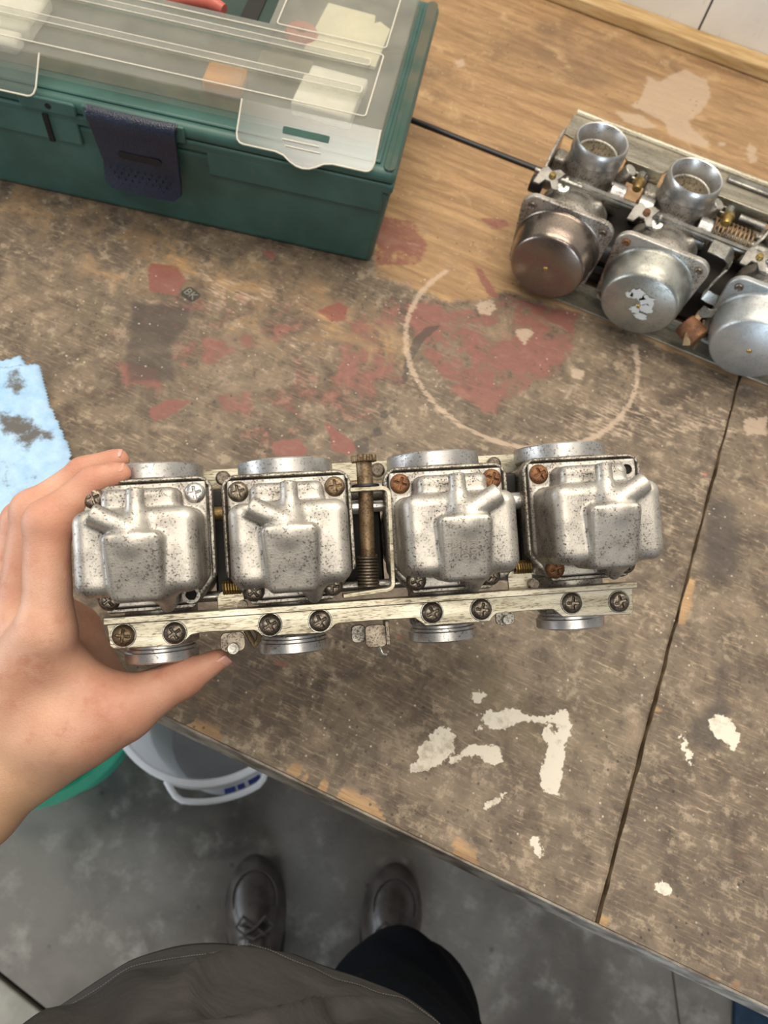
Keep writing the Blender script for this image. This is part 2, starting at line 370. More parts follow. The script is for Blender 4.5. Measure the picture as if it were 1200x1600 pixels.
Pz = lambda pts: [onz(a, b, ZB)[:2] for a, b in pts]
RED = [  # (outline in photo pixels on the bench plane, strength, softness m)
    ([(640, 468), (700, 478), (740, 470), (790, 462), (905, 487), (912, 545), (890, 570), (860, 600), (760, 650), (690, 600), (650, 545), (632, 500)], .62, .010),
    ([(632, 470), (700, 478), (690, 500), (640, 520)], .7, .004), ([(790, 462), (905, 487), (900, 530), (850, 500)], .75, .003),
    ([(738, 412), (752, 418), (785, 470), (760, 462)], .8, .002), ([(590, 335), (650, 345), (672, 385), (655, 415), (585, 415)], .72, .002), ([(742, 338), (790, 342), (800, 355), (770, 362)], .75, .003),
    ([(232, 410), (280, 415), (290, 440), (275, 462), (232, 455)], .95, .002), ([(408, 390), (425, 392), (432, 402), (420, 404)], 1, .001), ([(492, 485), (530, 470), (545, 480), (540, 500), (515, 505)], .9, .002),
    ([(230, 640), (262, 624), (302, 626), (262, 652), (240, 658)], .95, .002), ([(425, 690), (470, 685), (482, 705), (470, 715), (430, 712)], 1, .002), ([(505, 655), (540, 680), (562, 700), (548, 712), (520, 705)], .95, .002),
    ([(185, 560), (250, 575), (255, 610), (190, 600)], .6, .004), ([(300, 520), (420, 500), (460, 500), (480, 540), (380, 560), (330, 600), (290, 640)], .56, .015), ([(540, 470), (640, 480), (640, 600), (560, 640), (500, 600), (520, 500)], .52, .02),
    ([(150, 400), (420, 380), (640, 470), (640, 700), (300, 720), (130, 600)], .34, .05), ([(418, 1026), (455, 1038), (460, 1046), (430, 1038)], .8, .002), ([(1095, 740), (1110, 735), (1108, 760)], .6, .003), ([(590, 640), (700, 660), (700, 700), (600, 700)], .35, .02), ([(330, 610), (400, 600), (400, 650), (340, 650)], .55, .008),
    ([(618, 990), (630, 988), (632, 1000), (620, 1002)], .6, .002), ([(1140, 1330), (1180, 1325), (1180, 1360), (1150, 1370)], .35, .01)]
WHITE = [[(638, 1200), (655, 1188), (652, 1165), (672, 1155), (680, 1138), (697, 1133), (710, 1150), (708, 1172), (700, 1188), (672, 1203), (655, 1207)],
    [(702, 1195), (722, 1168), (742, 1162), (780, 1167), (787, 1185), (780, 1196), (762, 1190), (745, 1180), (728, 1182)],
    [(745, 1143), (752, 1125), (755, 1110), (775, 1112), (790, 1108), (808, 1108), (818, 1118), (850, 1118), (870, 1115), (885, 1105), (892, 1130), (890, 1150), (884, 1160), (880, 1200), (872, 1240), (848, 1236), (842, 1205), (850, 1190), (856, 1165), (848, 1140), (855, 1132), (866, 1150), (872, 1128), (838, 1130), (812, 1126), (792, 1142), (770, 1138), (758, 1130)],
    [(740, 1083), (752, 1079), (758, 1086), (748, 1098), (738, 1096)], [(755, 1258), (770, 1250), (790, 1238), (792, 1242), (772, 1256), (760, 1262)], [(1104, 1130), (1115, 1116), (1135, 1118), (1150, 1135), (1157, 1155), (1150, 1174), (1130, 1160), (1118, 1152)],
    [(1060, 1145), (1072, 1142), (1075, 1165), (1083, 1180), (1080, 1196), (1070, 1185)], [(1020, 1385), (1035, 1376), (1049, 1385), (1046, 1400), (1030, 1398)], [(828, 1310), (840, 1308), (850, 1340), (838, 1335)],
    [(985, 165), (1000, 155), (1012, 118), (1030, 128), (1045, 118), (1070, 108), (1105, 125), (1112, 150), (1095, 175), (1078, 190), (1082, 200), (1108, 222), (1105, 232), (1080, 225), (1045, 212), (1038, 192), (1020, 182)],
    [(957, 172), (975, 176), (1000, 178), (1030, 200), (1005, 200), (975, 190)], [(1120, 220), (1136, 222), (1133, 228), (1124, 228)], [(1170, 220), (1182, 232), (1184, 252), (1172, 256), (1166, 240)], [(1160, 655), (1200, 650), (1200, 680), (1165, 680)],
    [(708, 95), (725, 92), (726, 104), (714, 107)], [(742, 475), (768, 465), (776, 482), (765, 494), (748, 490)], [(800, 515), (828, 512), (835, 520), (820, 540), (812, 530)], [(890, 575), (915, 578), (910, 595), (895, 590)]]
DARK = [([(178, 415), (185, 412), (190, 460), (198, 500), (250, 470), (300, 490), (300, 510), (270, 540), (280, 600), (200, 600), (190, 560), (200, 520), (180, 470)], .75, .006), ([(205, 470), (298, 480), (300, 505), (270, 530), (210, 545), (200, 510)], .75, .004),
    ([(628, 600), (632, 560), (645, 530), (668, 510), (690, 508), (660, 535), (640, 570), (634, 600)], 1.1, .001), ([(592, 645), (603, 640), (606, 652), (597, 656)], 1.1, .001), ([(583, 670), (594, 668), (597, 680), (585, 683)], 1.2, .001),
    ([(550, 690), (575, 680), (578, 705), (560, 715)], 1.0, .002), ([(1100, 790), (1130, 765), (1160, 790), (1160, 900), (1120, 920), (1090, 900)], .75, .008), ([(1115, 1035), (1140, 1028), (1150, 1050), (1130, 1070), (1150, 1110), (1140, 1180), (1080, 1170), (1070, 1130), (1110, 1090)], .72, .006),
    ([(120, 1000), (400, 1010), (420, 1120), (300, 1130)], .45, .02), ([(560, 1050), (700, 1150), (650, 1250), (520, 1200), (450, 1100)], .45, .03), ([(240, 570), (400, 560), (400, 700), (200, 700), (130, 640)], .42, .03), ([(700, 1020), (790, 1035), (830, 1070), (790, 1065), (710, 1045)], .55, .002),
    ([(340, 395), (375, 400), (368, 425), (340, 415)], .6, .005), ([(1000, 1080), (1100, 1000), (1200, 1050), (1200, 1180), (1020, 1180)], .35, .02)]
OLIVE = [([(700, 1000), (1050, 960), (1020, 1250), (900, 1300), (650, 1150)], .45, .05), ([(260, 1080), (480, 1030), (620, 1200), (480, 1220)], .35, .03), ([(0, 430), (180, 430), (180, 600), (60, 560)], .3, .02)]
PALE = [([(880, 600), (1150, 640), (1150, 700), (900, 700), (860, 660)], .45, .02), ([(860, 720), (1120, 720), (1100, 850), (1040, 820)], .35, .02), ([(560, 1000), (640, 1010), (600, 1080), (500, 1060)], .3, .02), ([(440, 500), (520, 520), (480, 600), (430, 580)], .35, .02),
    ([(600, 300), (780, 310), (800, 440), (600, 460)], .25, .03), ([(905, 1080), (945, 1000), (985, 1110)], .3, .01), ([(1040, 1200), (1120, 1180), (1140, 1300), (1060, 1300)], .25, .02), ([(300, 420), (420, 440), (500, 470), (330, 480)], .4, .01)]

RC = onz(817, 542, ZB)[:2]
def paint_fields(me):
    n = len(me.vertices); co = np.empty(n * 3, np.float32); me.vertices.foreach_get('co', co); co = co.reshape(-1, 3); x, y = co[:, 0].astype(float), co[:, 1].astype(float)
    def layer(lst):
        v = np.zeros(n)
        for P, s, soft in lst:
            sd = poly_sd(x, y, Pz(P)); v = np.maximum(v, s * np.clip(.5 - sd / (2 * soft), 0, 1))
        return v
    # bare, natural wood: the back board, and the strip of the front boards along the slot
    bl = Pz([(560, 100), (1300, 300), (1300, 620), (1155, 597), (905, 486), (790, 458), (735, 468), (690, 472), (640, 440), (590, 430)])
    sdb = poly_sd(x, y, bl); worn = np.clip(.5 + sdb / .02, 0.12, .85)
    worn = np.where(y > .74, .06 + .25 * np.clip(fbm(x * 9, y * 9, 3) * 2 - .9, 0, 1), worn)
    worn = worn - .28 * np.clip(1 - np.abs(y - .44) / .1, 0, 1) * (x < -.1)
    e = np.clip(1 - (y - .0675) / .012, 0, 1) * (fbm(x * 30, y * 10, 9) > .55); worn = worn - .9 * e
    e2 = np.clip(1 - np.abs(x - .197) / .008, 0, 1) * (x > .1945) * (fbm(x * 10, y * 28, 19) > .5) * (y < .35); worn = worn - .9 * e2
    ring = np.abs(np.hypot(x - RC[0], y - RC[1]) - .1115); ang = np.degrees(np.arctan2(y - RC[1], x - RC[0])) % 360
    arc = ((ang > 152) | (ang < 30)); ring_v = np.where(arc, np.clip(1 - ring / .0046, 0, 1), 0) * (.6 + .5 * fbm(x * 25, y * 25, 5))
    white = np.zeros(n)
    for P in WHITE[:9]:
        sd = poly_sd(x, y, Pz(P)); white = np.maximum(white, np.clip(.5 - sd / .007, 0, .9))
    white[y > .74] *= .82
    pale = np.maximum(layer(PALE), ring_v * 1.45); pale = np.maximum(pale, layer([(P, 1.05, .0015) for P in WHITE[9:]]))
    for nm, v in (('worn', worn), ('red', layer(RED)), ('dark', layer(DARK)), ('olive', layer(OLIVE)), ('white', white), ('pale', pale)):
        a = me.attributes.new(nm, 'FLOAT', 'POINT'); a.data.foreach_set('value', np.clip(v, -1, 1.3).astype(np.float32))
def board(name, x0, y0, x1, y1, th, h, parent, jag=None):
    nx = max(2, int((x1 - x0) / h)); ny = max(2, int((y1 - y0) / h))
    xs_ = np.linspace(x0, x1, nx + 1); ys = np.linspace(y0, y1, ny + 1); X, Y = np.meshgrid(xs_, ys, indexing='ij')
    if jag: X, Y = jag(X, Y)
    Zt = np.full(X.shape, ZB) - .0006 * np.clip(fbm(X * 30, Y * 30, 2) - .5, 0, 1)
    edge = np.zeros(X.shape, bool); edge[0] = edge[-1] = True; edge[:, 0] = edge[:, -1] = True
    Zt = Zt - np.where(edge, .0008, 0)
    V = np.stack([X, Y, Zt], -1).reshape(-1, 3); idx = np.arange(V.shape[0]).reshape(X.shape)
    Fq = np.stack([idx[:-1, :-1], idx[1:, :-1], idx[1:, 1:], idx[:-1, 1:]], -1).reshape(-1, 4).tolist()
    loop = list(idx[:, 0]) + list(idx[-1, 1:]) + list(idx[-2::-1, -1]) + list(idx[0, -2:0:-1])
    lo = V[loop].copy(); lo[:, 2] = ZB - th; base = len(V); m = len(loop); V = np.vstack([V, lo])
    sides = [(loop[(k + 1) % m], loop[k], base + k, base + (k + 1) % m) for k in range(m)]
    me = bpy.data.meshes.new(name); me.from_pydata(V.tolist(), [], Fq + sides + [tuple(range(base, base + m))[::-1]]); me.update()
    paint_fields(me); me.materials.append(M_BENCH); me.materials.append(M_EDGE)
    mi = np.zeros(len(me.polygons), np.int32); mi[len(Fq):] = 1; me.polygons.foreach_set('material_index', mi)
    o = bpy.data.objects.new(name, me); COL.objects.link(o); o.parent = parent; return o
bench = empty('workbench', label='long plywood workbench with paint stains and worn boards along the white plank wall', cat='workbench')
def jag_r(X, Y):
    m = np.abs(X - X.max()) < 1e-6; X = X.copy(); X[m] -= .0012 * np.clip(fbm(Y[m] * 40, Y[m] * 3, 7) * 2 - .6, 0, 1.2) + .0006; return X, Y
def jag_l(X, Y):
    m = np.abs(X - X.min()) < 1e-6; X = X.copy(); X[m] += .0016 * np.clip(fbm(Y[m] * 50, Y[m] * 3, 17) * 2 - .6, 0, 1.2) + .0003; return X, Y
board('board', -.86, .0675, .1942, .7380, .018, .003, bench, jag_r)
board('board', .1952, .0675, .95, .7380, .018, .004, bench, jag_l)
board('board', -.86, .7468, .95, 1.076, .018, .004, bench)
# front edge band, pale and battered, slot bed, back cleat
MB().box((-.86, .0655, ZB - .045), (.95, .0674, ZB - .0015)).build('edge_band', plain('edge_strip', '#a39a8c', .6, c2='#5b5046', scale=50), bench, smooth=False, bevel=.0006)
MB().box((-.86, .72, ZB - .03), (.95, .78, ZB - .0185)).build('slot_bed', M_DARK, bench, smooth=False)
t_ = NT('pale_pine'); c_ = t_.coord((1, 10, 10)); gn = t_.noise(c_, 14, 5, .7); M_PINE = t_.out(t_.mix(t_.ramp(gn, .3, .7), lin('#d3b585'), lin('#ab8755')), .6); 
MB().box((-.86, 1.048, ZB + .0005), (.95, 1.076, ZB + .016)).build('back_cleat', M_PINE, bench, smooth=False, bevel=.002)
M_LEG = plain('bench_timber', '#6d5540', .8, c2='#4a3a2c')
MB().box((-.84, .10, ZB - .12), (.93, .13, ZB - .0185)).build('front_rail', M_LEG, bench, smooth=False, bevel=.002)
MB().box((-.84, 1.0, ZB - .12), (.93, 1.04, ZB - .0185)).build('back_rail', M_LEG, bench, smooth=False, bevel=.002)
for lx in (-.84, .85):
    for ly in (.13, .96): MB().box((lx, ly, 0), (lx + .08, ly + .04 if ly > .5 else ly + .08, ZB - .0185)).build('leg', M_LEG, bench, smooth=False, bevel=.003)
MB().box((-.84, .48, .22), (.93, 1.0, .24)).build('lower_shelf', M_LEG, bench, smooth=False)
# rubber stamp mark: dark rounded tile with two pale strokes letters
p = onz(298, 460, ZB)
stamp = MB(); stamp.prism(rrect(-.008, -.0065, .008, .0065, .0035), 0, .0002); so = stamp.build('stamp_mark', plain('stamp_ink', '#3e3b36', .6), bench, smooth=False); so.location = (p[0], p[1], ZB + .0001); so.rotation_euler = (0, 0, math.radians(-18))
def text_mesh(name, s, size, mat, parent, M, ext=.0001):
    c = bpy.data.curves.new(name, 'FONT'); c.body = s; c.size = size; c.extrude = ext; c.align_x = 'CENTER'; c.align_y = 'CENTER'; c.resolution_u = 3
    o = bpy.data.objects.new(name, c); COL.objects.link(o); dg = bpy.context.evaluated_depsgraph_get(); me = bpy.data.meshes.new_from_object(o.evaluated_get(dg))
    bpy.data.objects.remove(o); o2 = bpy.data.objects.new(name, me); COL.objects.link(o2); me.materials.clear(); me.materials.append(mat); o2.parent = parent; o2.matrix_local = M; return o2
text_mesh('stamp_lettering', 'BK', .011, plain('stamp_pale', '#8a877c', .7), bench, Matrix.Translation((p[0], p[1], ZB + .0005)) @ Matrix.Rotation(math.radians(-18), 4, 'Z'))

# black cable lying in the slot between the boards
cb = MB(); cb.tube([(-.55 + .05 * k, .7424 + .0003 * math.sin(k * 1.3), ZB - .0008) for k in range(20)], .0038, 14)
tag(cb.build('cable', plain('black_rubber', '#17181b', .3)), 'thin black cable lying in the gap between the back board and the front boards', 'cable')

# ------------------------------------------------------------------ tool box
def box_green():
    t = NT('green_plastic'); co = t.coord(); a = t.noise(co, 20, 5); col = t.mix(t.ramp(a, .35, .7), lin('#355650'), lin('#40655f'))
    d = t.noise(co, 60, 6, .7); col = t.mix(t.ramp(d, .60, .75, 0, .35), col, lin('#64605a')); t.bump(t.noise(co, 700, 2), .12, .0004); return t.out(col, .42, 0, .5)
def box_dusty():
    t = NT('dusty_green_plastic'); co = t.coord(); a = t.noise(co, 14, 5); col = t.mix(t.ramp(a, .35, .62), lin('#274a41'), lin('#5b5a4b')); return t.out(col, .5, 0, .5)
M_GREEN = box_green(); M_DUST = box_dusty()
mm = .001
tb = empty('toolbox', (-.1757, .5246, ZB + .0005), math.radians(13.1), 'green plastic tackle box with clear compartment lid and dark blue front latch', 'toolbox')
def bxs(lo, hi): return tuple(v * mm for v in lo), tuple(v * mm for v in hi)
b = MB(); b.frustum((-.412, 0), (0, .228), 0, .094, .011, .011, .009, .009); b.build('base', M_GREEN, tb, bevel=.006, seg=3)
b = MB(); b.frustum((-.422, -.011), (.012, .240), .094, .1045, .001, .001, .001, .001); b.build('base_rim', M_GREEN, tb, bevel=.0025)
# lid: body with a wide rounded rim and a raised deck
b = MB(); b.frustum((-.424, -.013), (.014, .242), .1052, .117, -.002, -.002, -.002, -.002); b.build('lid', M_GREEN, tb, bevel=.005, seg=4)
b = MB()
b.frustum((-.409, -.004), (-.001, .232), .117, .1195, -.001, -.001, -.001, -.001)
deck = b.build('lid_deck', M_GREEN, tb, bevel=.0025)
b = MB(); b.prism(rrect(.0015, -.010, .0115, .238, .005), .117, .1185); b.build('dusty_rim', M_DUST, tb, bevel=.0005)
for (xa, xb) in ((-.150, .004), (-.420, -.262)):      # recessed panels outlined on the front
    b = MB(); b.box((xa, -.0114, .074), (xb, -.006, .098)); b.build('front_panel', M_GREEN, tb, bevel=.0015)
b = MB(); b.box((-.252, -.016, .104), (-.166, -.0125, .119)); b.build('latch_mount', M_GREEN, tb, bevel=.001)
b = MB(); b.prism(rrect(-.306, .106, -.258, .118, .003), .0135, .0165, lambda x, y, z: (x, -z, y)); b.build('lock_lug', M_GREEN, tb, bevel=.001)
b = MB(); b.cyl((-.281, -.0168, .112), (-.281, -.0155, .112), .0026); b.build('lug_hole', M_DARK, tb)
b = MB(); b.box((-.291, -.0135, .074), (-.2865, -.0095, .100)); b.build('front_slot', M_DARK, tb, smooth=False)
# latch: leather-grained plastic flap
M_LATCH = NT('dark_blue_plastic'); co = M_LATCH.coord(); M_LATCH.bump(M_LATCH.voro(co, 900), .6, .0006); M_LATCH = M_LATCH.out(M_LATCH.mix(M_LATCH.noise(co, 60), lin('#141a2a'), lin('#1f2840')), .28, 0, .6)
prof = [(-.0185, .1215), (-.0215, .119), (-.0225, .112), (-.0205, .106), (-.0195, .09), (-.0175, .07), (-.0185, .062), (-.022, .052), (-.024, .047)]
hw = [.0375, .0375, .037, .0365, .0355, .034, .0345, .0345, .028]
V = []; 
for (yy, zz), h_ in zip(prof, hw):
    for k in range(13):
        s_ = -1 + 2 * k / 12; V.append((-.209 + h_ * s_, yy - .0015 * (1 - s_ * s_), zz))
n0 = len(V); V += [(x_, y_ + .0035, z_) for x_, y_, z_ in V]
Fq = []
for i in range(len(prof) - 1):
    for k in range(12):
        a = i * 13 + k; Fq.append((a, a + 1, a + 14, a + 13)); Fq.append((n0 + a, n0 + a + 13, n0 + a + 14, n0 + a + 1))
ring_ = [k for k in range(13)] + [i * 13 + 12 for i in range(1, len(prof))] + [(len(prof) - 1) * 13 + k for k in range(11, -1, -1)] + [i * 13 for i in range(len(prof) - 2, 0, -1)]
for k in range(len(ring_)):
    a, c2 = ring_[k], ring_[(k + 1) % len(ring_)]; Fq.append((a, n0 + a, n0 + c2, c2))
b = MB(); b.add(V, Fq); latch = b.build('latch', M_LATCH, tb, ang=50)
b = MB(); b.prism(rrect(-.019, -.0035, .019, .0035, .0034), 0, .0006, lambda x, y, z: (-.207 + x, -.0205 - z, .083 + y)); b.build('latch_recess', plain('latch_dark', '#10141f', .4), latch)
b = MB()
for r_ in range(4):
    for k in range(10 - r_):
        xx = -.209 + (k - (9 - r_) / 2) * .0062; zz = .0665 - r_ * .0045; yy = -.0205 - max(0, (.062 - zz)) * .22
        b.lathe([(.0011, 0), (.0009, .0007), (0, .001)], (xx, yy, zz), (0, -1, .2), 8)
o_ = b.build('grip_dots', M_LATCH, latch); o_['kind'] = 'stuff'
b = MB(); b.cyl((-.247, -.0165, .1185), (-.171, -.0165, .1185), .0024, seg=12); b.build('latch_pin', plain('dull_steel', '#8a8a86', .35, .8), latch)

# clear plastic compartment lid
def clear_plastic(name='cloudy_clear_plastic', d0=.10, d1=.25):
    t = NT(name); co = t.coord(); a = t.noise(co, 16, 5, .6)
    t.m.node_tree.nodes.remove(t.b)
    dif = t.n('ShaderNodeBsdfDiffuse'); dif.inputs[0].default_value = lin('#dcdcd4')
    tr = t.n('ShaderNodeBsdfTransparent'); tr.inputs[0].default_value = (.97, .97, .95, 1)
    tl = t.n('ShaderNodeBsdfTranslucent'); tl.inputs[0].default_value = lin('#dcdcd4')
    gl = t.n('ShaderNodeBsdfGlossy'); gl.inputs[1].default_value = .22
    m0 = t.n('ShaderNodeMixShader'); m0.inputs[0].default_value = .5; t.t.links.new(dif.outputs[0], m0.inputs[1]); t.t.links.new(tl.outputs[0], m0.inputs[2])
    m1 = t.n('ShaderNodeMixShader'); t.set(m1.inputs[0], t.ramp(a, .3, .75, d0, d1)); t.t.links.new(tr.outputs[0], m1.inputs[1]); t.t.links.new(m0.outputs[0], m1.inputs[2])
    m2 = t.n('ShaderNodeMixShader'); m2.inputs[0].default_value = .09; t.t.links.new(m1.outputs[0], m2.inputs[1]); t.t.links.new(gl.outputs[0], m2.inputs[2])
    t.t.links.new(m2.outputs[0], t.t.nodes['Material Output'].inputs[0]); return t.m
M_CLEAR = clear_plastic(); M_CLEAR2 = clear_plastic('clear_tab_plastic', .05, .12)
M_RIB = plain('milky_plastic_edge', '#ded8c8', .4, var=.05)
ZT = .1365
# tray beneath the clear lid (sunk, green with dividers)
for (x0, y0, x1, y1) in ((-.398, .022, -.012, .106), (-.122, .112, -.012, .222), (-.398, .112, -.296, .222)):
    pass
M_TRAY = plain('tray_green', '#505449', .5, c2='#666453')
b = MB()
# deck top becomes a shallow tray: floor plates and divider walls above the deck
b.box((-.403, .016, .1197), (-.007, .1085, .1202)); b.box((-.125, .1085, .1197), (-.007, .226, .1202)); b.box((-.403, .1085, .1197), (-.293, .226, .1202))
b.build('tray_floor', M_TRAY, tb, smooth=False)
TOP = .1375
cl = empty  # keep name short
b = MB()
outer = rrect(-.406, .0095, -.006, .230, .004, 3)
# front long compartment lid, with side compartments, as sheets 1.2 mm thick
def sheet(b, x0, y0, x1, y1, z, t=.0010): b.box((x0, y0, z), (x1, y1, z + t))
sheet(b, -.406, .0095, -.006, .1150, TOP); sheet(b, -.126, .1152, -.006, .230, TOP); sheet(b, -.406, .1152, -.290, .230, TOP); sheet(b, -.29, .205, -.126, .230, TOP)
lid = b.build('clear_lid', M_CLEAR, tb, smooth=False)
b = MB()
b.box((-.406, .0088, .1197), (-.006, .0098, TOP)); b.box((-.0062, .0095, .1197), (-.0052, .230, TOP)); b.box((-.2900, .1150, .1197), (-.126, .1160, TOP)); b.box((-.1268, .115, .1197), (-.1258, .230, TOP)); b.box((-.2908, .115, .1197), (-.2898, .230, TOP))
b.build('lid_wall', M_CLEAR, tb, smooth=False)
# raised ribs and panel outlines
def rib_tube(pts, r=.0007, mat=M_RIB): 
    q = MB(); q.tube(pts, r, 6); return q.build('lid_rib', mat, tb)
zr = TOP + .0014
def loopz(P, z=zr): P = [(x_, y_, z) for x_, y_ in P]; return P + [P[0], P[1]]
rib_tube(loopz(rrect(-.398, .0215, -.0215, .1065, .003, 3)), .0006)
rib_tube(loopz(rrect(-.120, .1165, -.0215, .224, .003, 3)), .0006)
rib_tube(loopz(rrect(-.392, .1165, -.296, .224, .003, 3)), .0006)
for y0 in (.045, .083):   # two hollow raised ribs, open U profiles running the lid's length
    q = MB(); q.prism(rrect(-.392, y0, -.0305 + (.083 - y0) * -.0, y0 + .0085, .002, 3), TOP + .0011, TOP + .0045); q.build('lid_channel', M_CLEAR, tb, bevel=.0006)
    rib_tube(loopz(rrect(-.392, y0, -.0305, y0 + .0085, .002, 3), TOP + .0046), .00045)
# front tabs hanging over the edge
for tx0, tx1 in ((-.122, -.006), (-.406, -.290)):
    cx = (tx0 + tx1) / 2
    pf = [(tx0, .022), (tx0, .005), (tx0 + .0012, .0020), (tx0 + .0035, .0005), (tx0 + .0065, 0)] + [(cx - .024, 0)] + [(cx - .017 + .0425 * 0 + .034 * k / 6, -.0055 * math.sin(math.pi * (k + .4) / 6.8)) for k in range(7)] + [(cx + .024, 0), (tx1 - .0065, 0), (tx1 - .0035, .0005), (tx1 - .0012, .0020), (tx1, .005), (tx1, .022)]
    def fold(x, y, z, tx=0): # y: 0..022 runs down the front, sloping outwards
        return (x, -.0165 + (y / .022) * .0255 - z * .3, .1165 + (y / .022) * (TOP - .1155) + z)
    q = MB(); q.prism(pf, 0, .0011, fold); tab = q.build('lid_tab', M_CLEAR2, tb, smooth=False)
    edge = [fold(x_, y_, .0012) for x_, y_ in pf]; q = MB(); q.tube(edge, .0007, 6); q.build('tab_edge', M_RIB, tab)
    q = MB(); q.prism(rrect(cx - .021, .0098, cx + .018, .0132, .0008), .0010, .0016, fold); q.build('tab_slot', plain('slot_green', '#2f5a50', .5), tab)
    for k in range(2):
        q = MB(); q.tube([fold(cx - .02 + .03 * j / 4 + k * .003, .0068 - k * .003, .0016) for j in range(5)], .0006, 6); q.build('tab_grip', M_RIB, tab)
# handle recess in the middle with black strap
b = MB(); b.box((-.289, .1165, .1197), (-.127, .205, .1222)); b.build('handle_well', plain('well_green', '#2b4038', .5), tb, bevel=.001)
b = MB(); b.box((-.160, .131, .1223), (-.144, .200, .1235)); b.build('strap', plain('strap_black', '#1b1815', .6), tb, bevel=.0004)

# things lying in the compartments
def local_thing(name, mb, mat, label, cat, loc, rz=0, **kw):
    o = mb.build(name, mat, None, **kw); M = tb.matrix_basis if False else Matrix.Translation(Vector(tb.location)) @ Matrix.Rotation(tb.rotation_euler.z, 4, 'Z')
    o.matrix_world = M @ Matrix.Translation(loc) @ Matrix.Rotation(rz, 4, 'Z'); return tag(o, label, cat)
M_PAPER = plain('cream_paper', '#f2ecd0', .7, var=.05); M_PAPER2 = plain('white_paper', '#f1eee2', .7, var=.04)
b = MB(); b.prism([(-.036, -.034), (.030, -.037), (.033, .022), (.022, .030), (.017, .026), (.016, .038), (-.030, .041)], 0, .003)
local_thing('paper_slip', b, M_PAPER, 'cream folded paper slips in the upper right compartment of the green toolbox', 'paper', (-.0585, .148, .1206))
b = MB(); b.box((-.026, -.024, 0), (.026, .018, .013)); b.box((-.024, .018, .002), (.027, .034, .011))
local_thing('plastic_case', b, M_PAPER2, 'small off-white case at the right end of the long front compartment', 'case', (-.0585, .049, .1204), -.06, bevel=.002)
b = MB(); b.box((-.017, -.0135, 0), (.017, .0135, .012))
local_thing('rubber_eraser', b, plain('orange_rubber', '#d99a50', .6), 'orange block in the long front compartment of the toolbox', 'block', (-.147, .045, .1204), .03, bevel=.003)
b = MB(); b.box((-.030, -.026, 0), (.030, .026, .014)); b.box((-.030, -.045, 0), (.026, -.028, .012))
local_thing('plastic_case', b, M_PAPER2, 'white case at the left end of the long front compartment, near the photo edge', 'case', (-.345, .068, .1204), 0, bevel=.003)
b = MB(); b.lathe([(.004, 0), (.0135, 0), (.0155, .003), (.0135, .006), (.004, .006)], (0, 0, 0), (0, 0, 1), 28, closed=True)
local_thing('rubber_ring', b, plain('faded_red', '#c0664f', .5), 'faded red ring beside the cream paper slips', 'ring', (-.102, .135, .1204))
b = MB(); b.tube([(-.02, 0, .005), (0, .003, .006), (.02, .003, .006), (.034, -.004, .005)], [.006, .0075, .0075, .005], 12)
local_thing('fishing_lure', b, plain('pink_red', '#cc6a5c', .4), 'pinkish red rod piece lying in the central handle recess', 'lure', (-.208, .137, .1226), .1)
b = MB(); b.box((-.028, -.012, 0), (.020, .012, .006))
local_thing('sponge_strip', b, plain('tan_sponge', '#8d8672', .8), 'dull tan strip between the orange block and the off-white case', 'strip', (-.101, .085, .1204), 0, bevel=.002)

# ------------------------------------------------------------------ metals
M_BOWL = metal('cast_aluminium', '#c9c4bb', '#a39f99', '#43392f', .47, .95, 1.0, .86, .575, None, .3)
M_BODY = metal('body_casting', '#b5b0a6', '#8f897f', '#2e2722', .45, .85, 1.0, .85, .53, None, .2)
M_RIM = metal('machined_aluminium', '#d0cecb', '#b4b2af', '#4a4540', .34, .8, .8, .9, .59, None, .1)
M_RAIL = metal('zinc_plate', '#c8c2b0', '#aca590', '#5a4b38', .36, .8, .8, .85, .56, (.35, 3, 1), .15)
M_SCREW = metal('tarnished_screw', '#877d70', '#6b6054', '#2c241e', .34, .8, 1.2, .85, .53)
M_RUST = metal('rusty_screw', '#8a6142', '#6e4a33', '#3a2418', .6, .8, 1.2, .55, .54)
M_BRONZE = metal('rusted_rod', '#8f7b60', '#6b563f', '#34271d', .45, .8, 1.0, .7, .53)
M_BRASS = metal('brass_tube', '#b59a58', '#94794a', '#3c2f20', .35, .5, 1.0, .9, .5)
M_STEEL = metal('steel_wire', '#a9a79f', '#8c8a84', '#3a352f', .3, .5, 1.0, .95, .52)
M_BLACK = plain('black_rubber_part', '#151517', .5)

# ------------------------------------------------------------------ carburetor bank held in the hand
SB = .0009                                        # metres per drawing unit
bz = -nrm([-150, 60, 1200]); bx = nrm(np.array([1, -.06, .128]) - np.array([1, -.06, .128]).dot(bz) * bz); by = np.cross(bz, bx)
BO = np.array([(575 - 600) / F, (860 - 800) / F, 1]) * .4185
BM = np.column_stack([bx, by, bz])
def bk(px, py, z=0.0):                            # photo pixel -> drawing units on the bank's plane at height z
    r = np.array([(px - 600) / F, (py - 800) / F, 1.0]); t = (z * SB + BO @ bz) / (r @ bz); return BM.T @ (r * t - BO) / SB
bank = empty('carburetor_bank', label='four grubby silver carburetors in a row, held in the hand, float bowls facing up', cat='carburetors')
Wm = CM.T @ BM; bank.matrix_world = Matrix.Translation(Vector(CAM + CM.T @ BO)) @ Matrix([[*Wm[i]] for i in range(3)]).to_4x4()

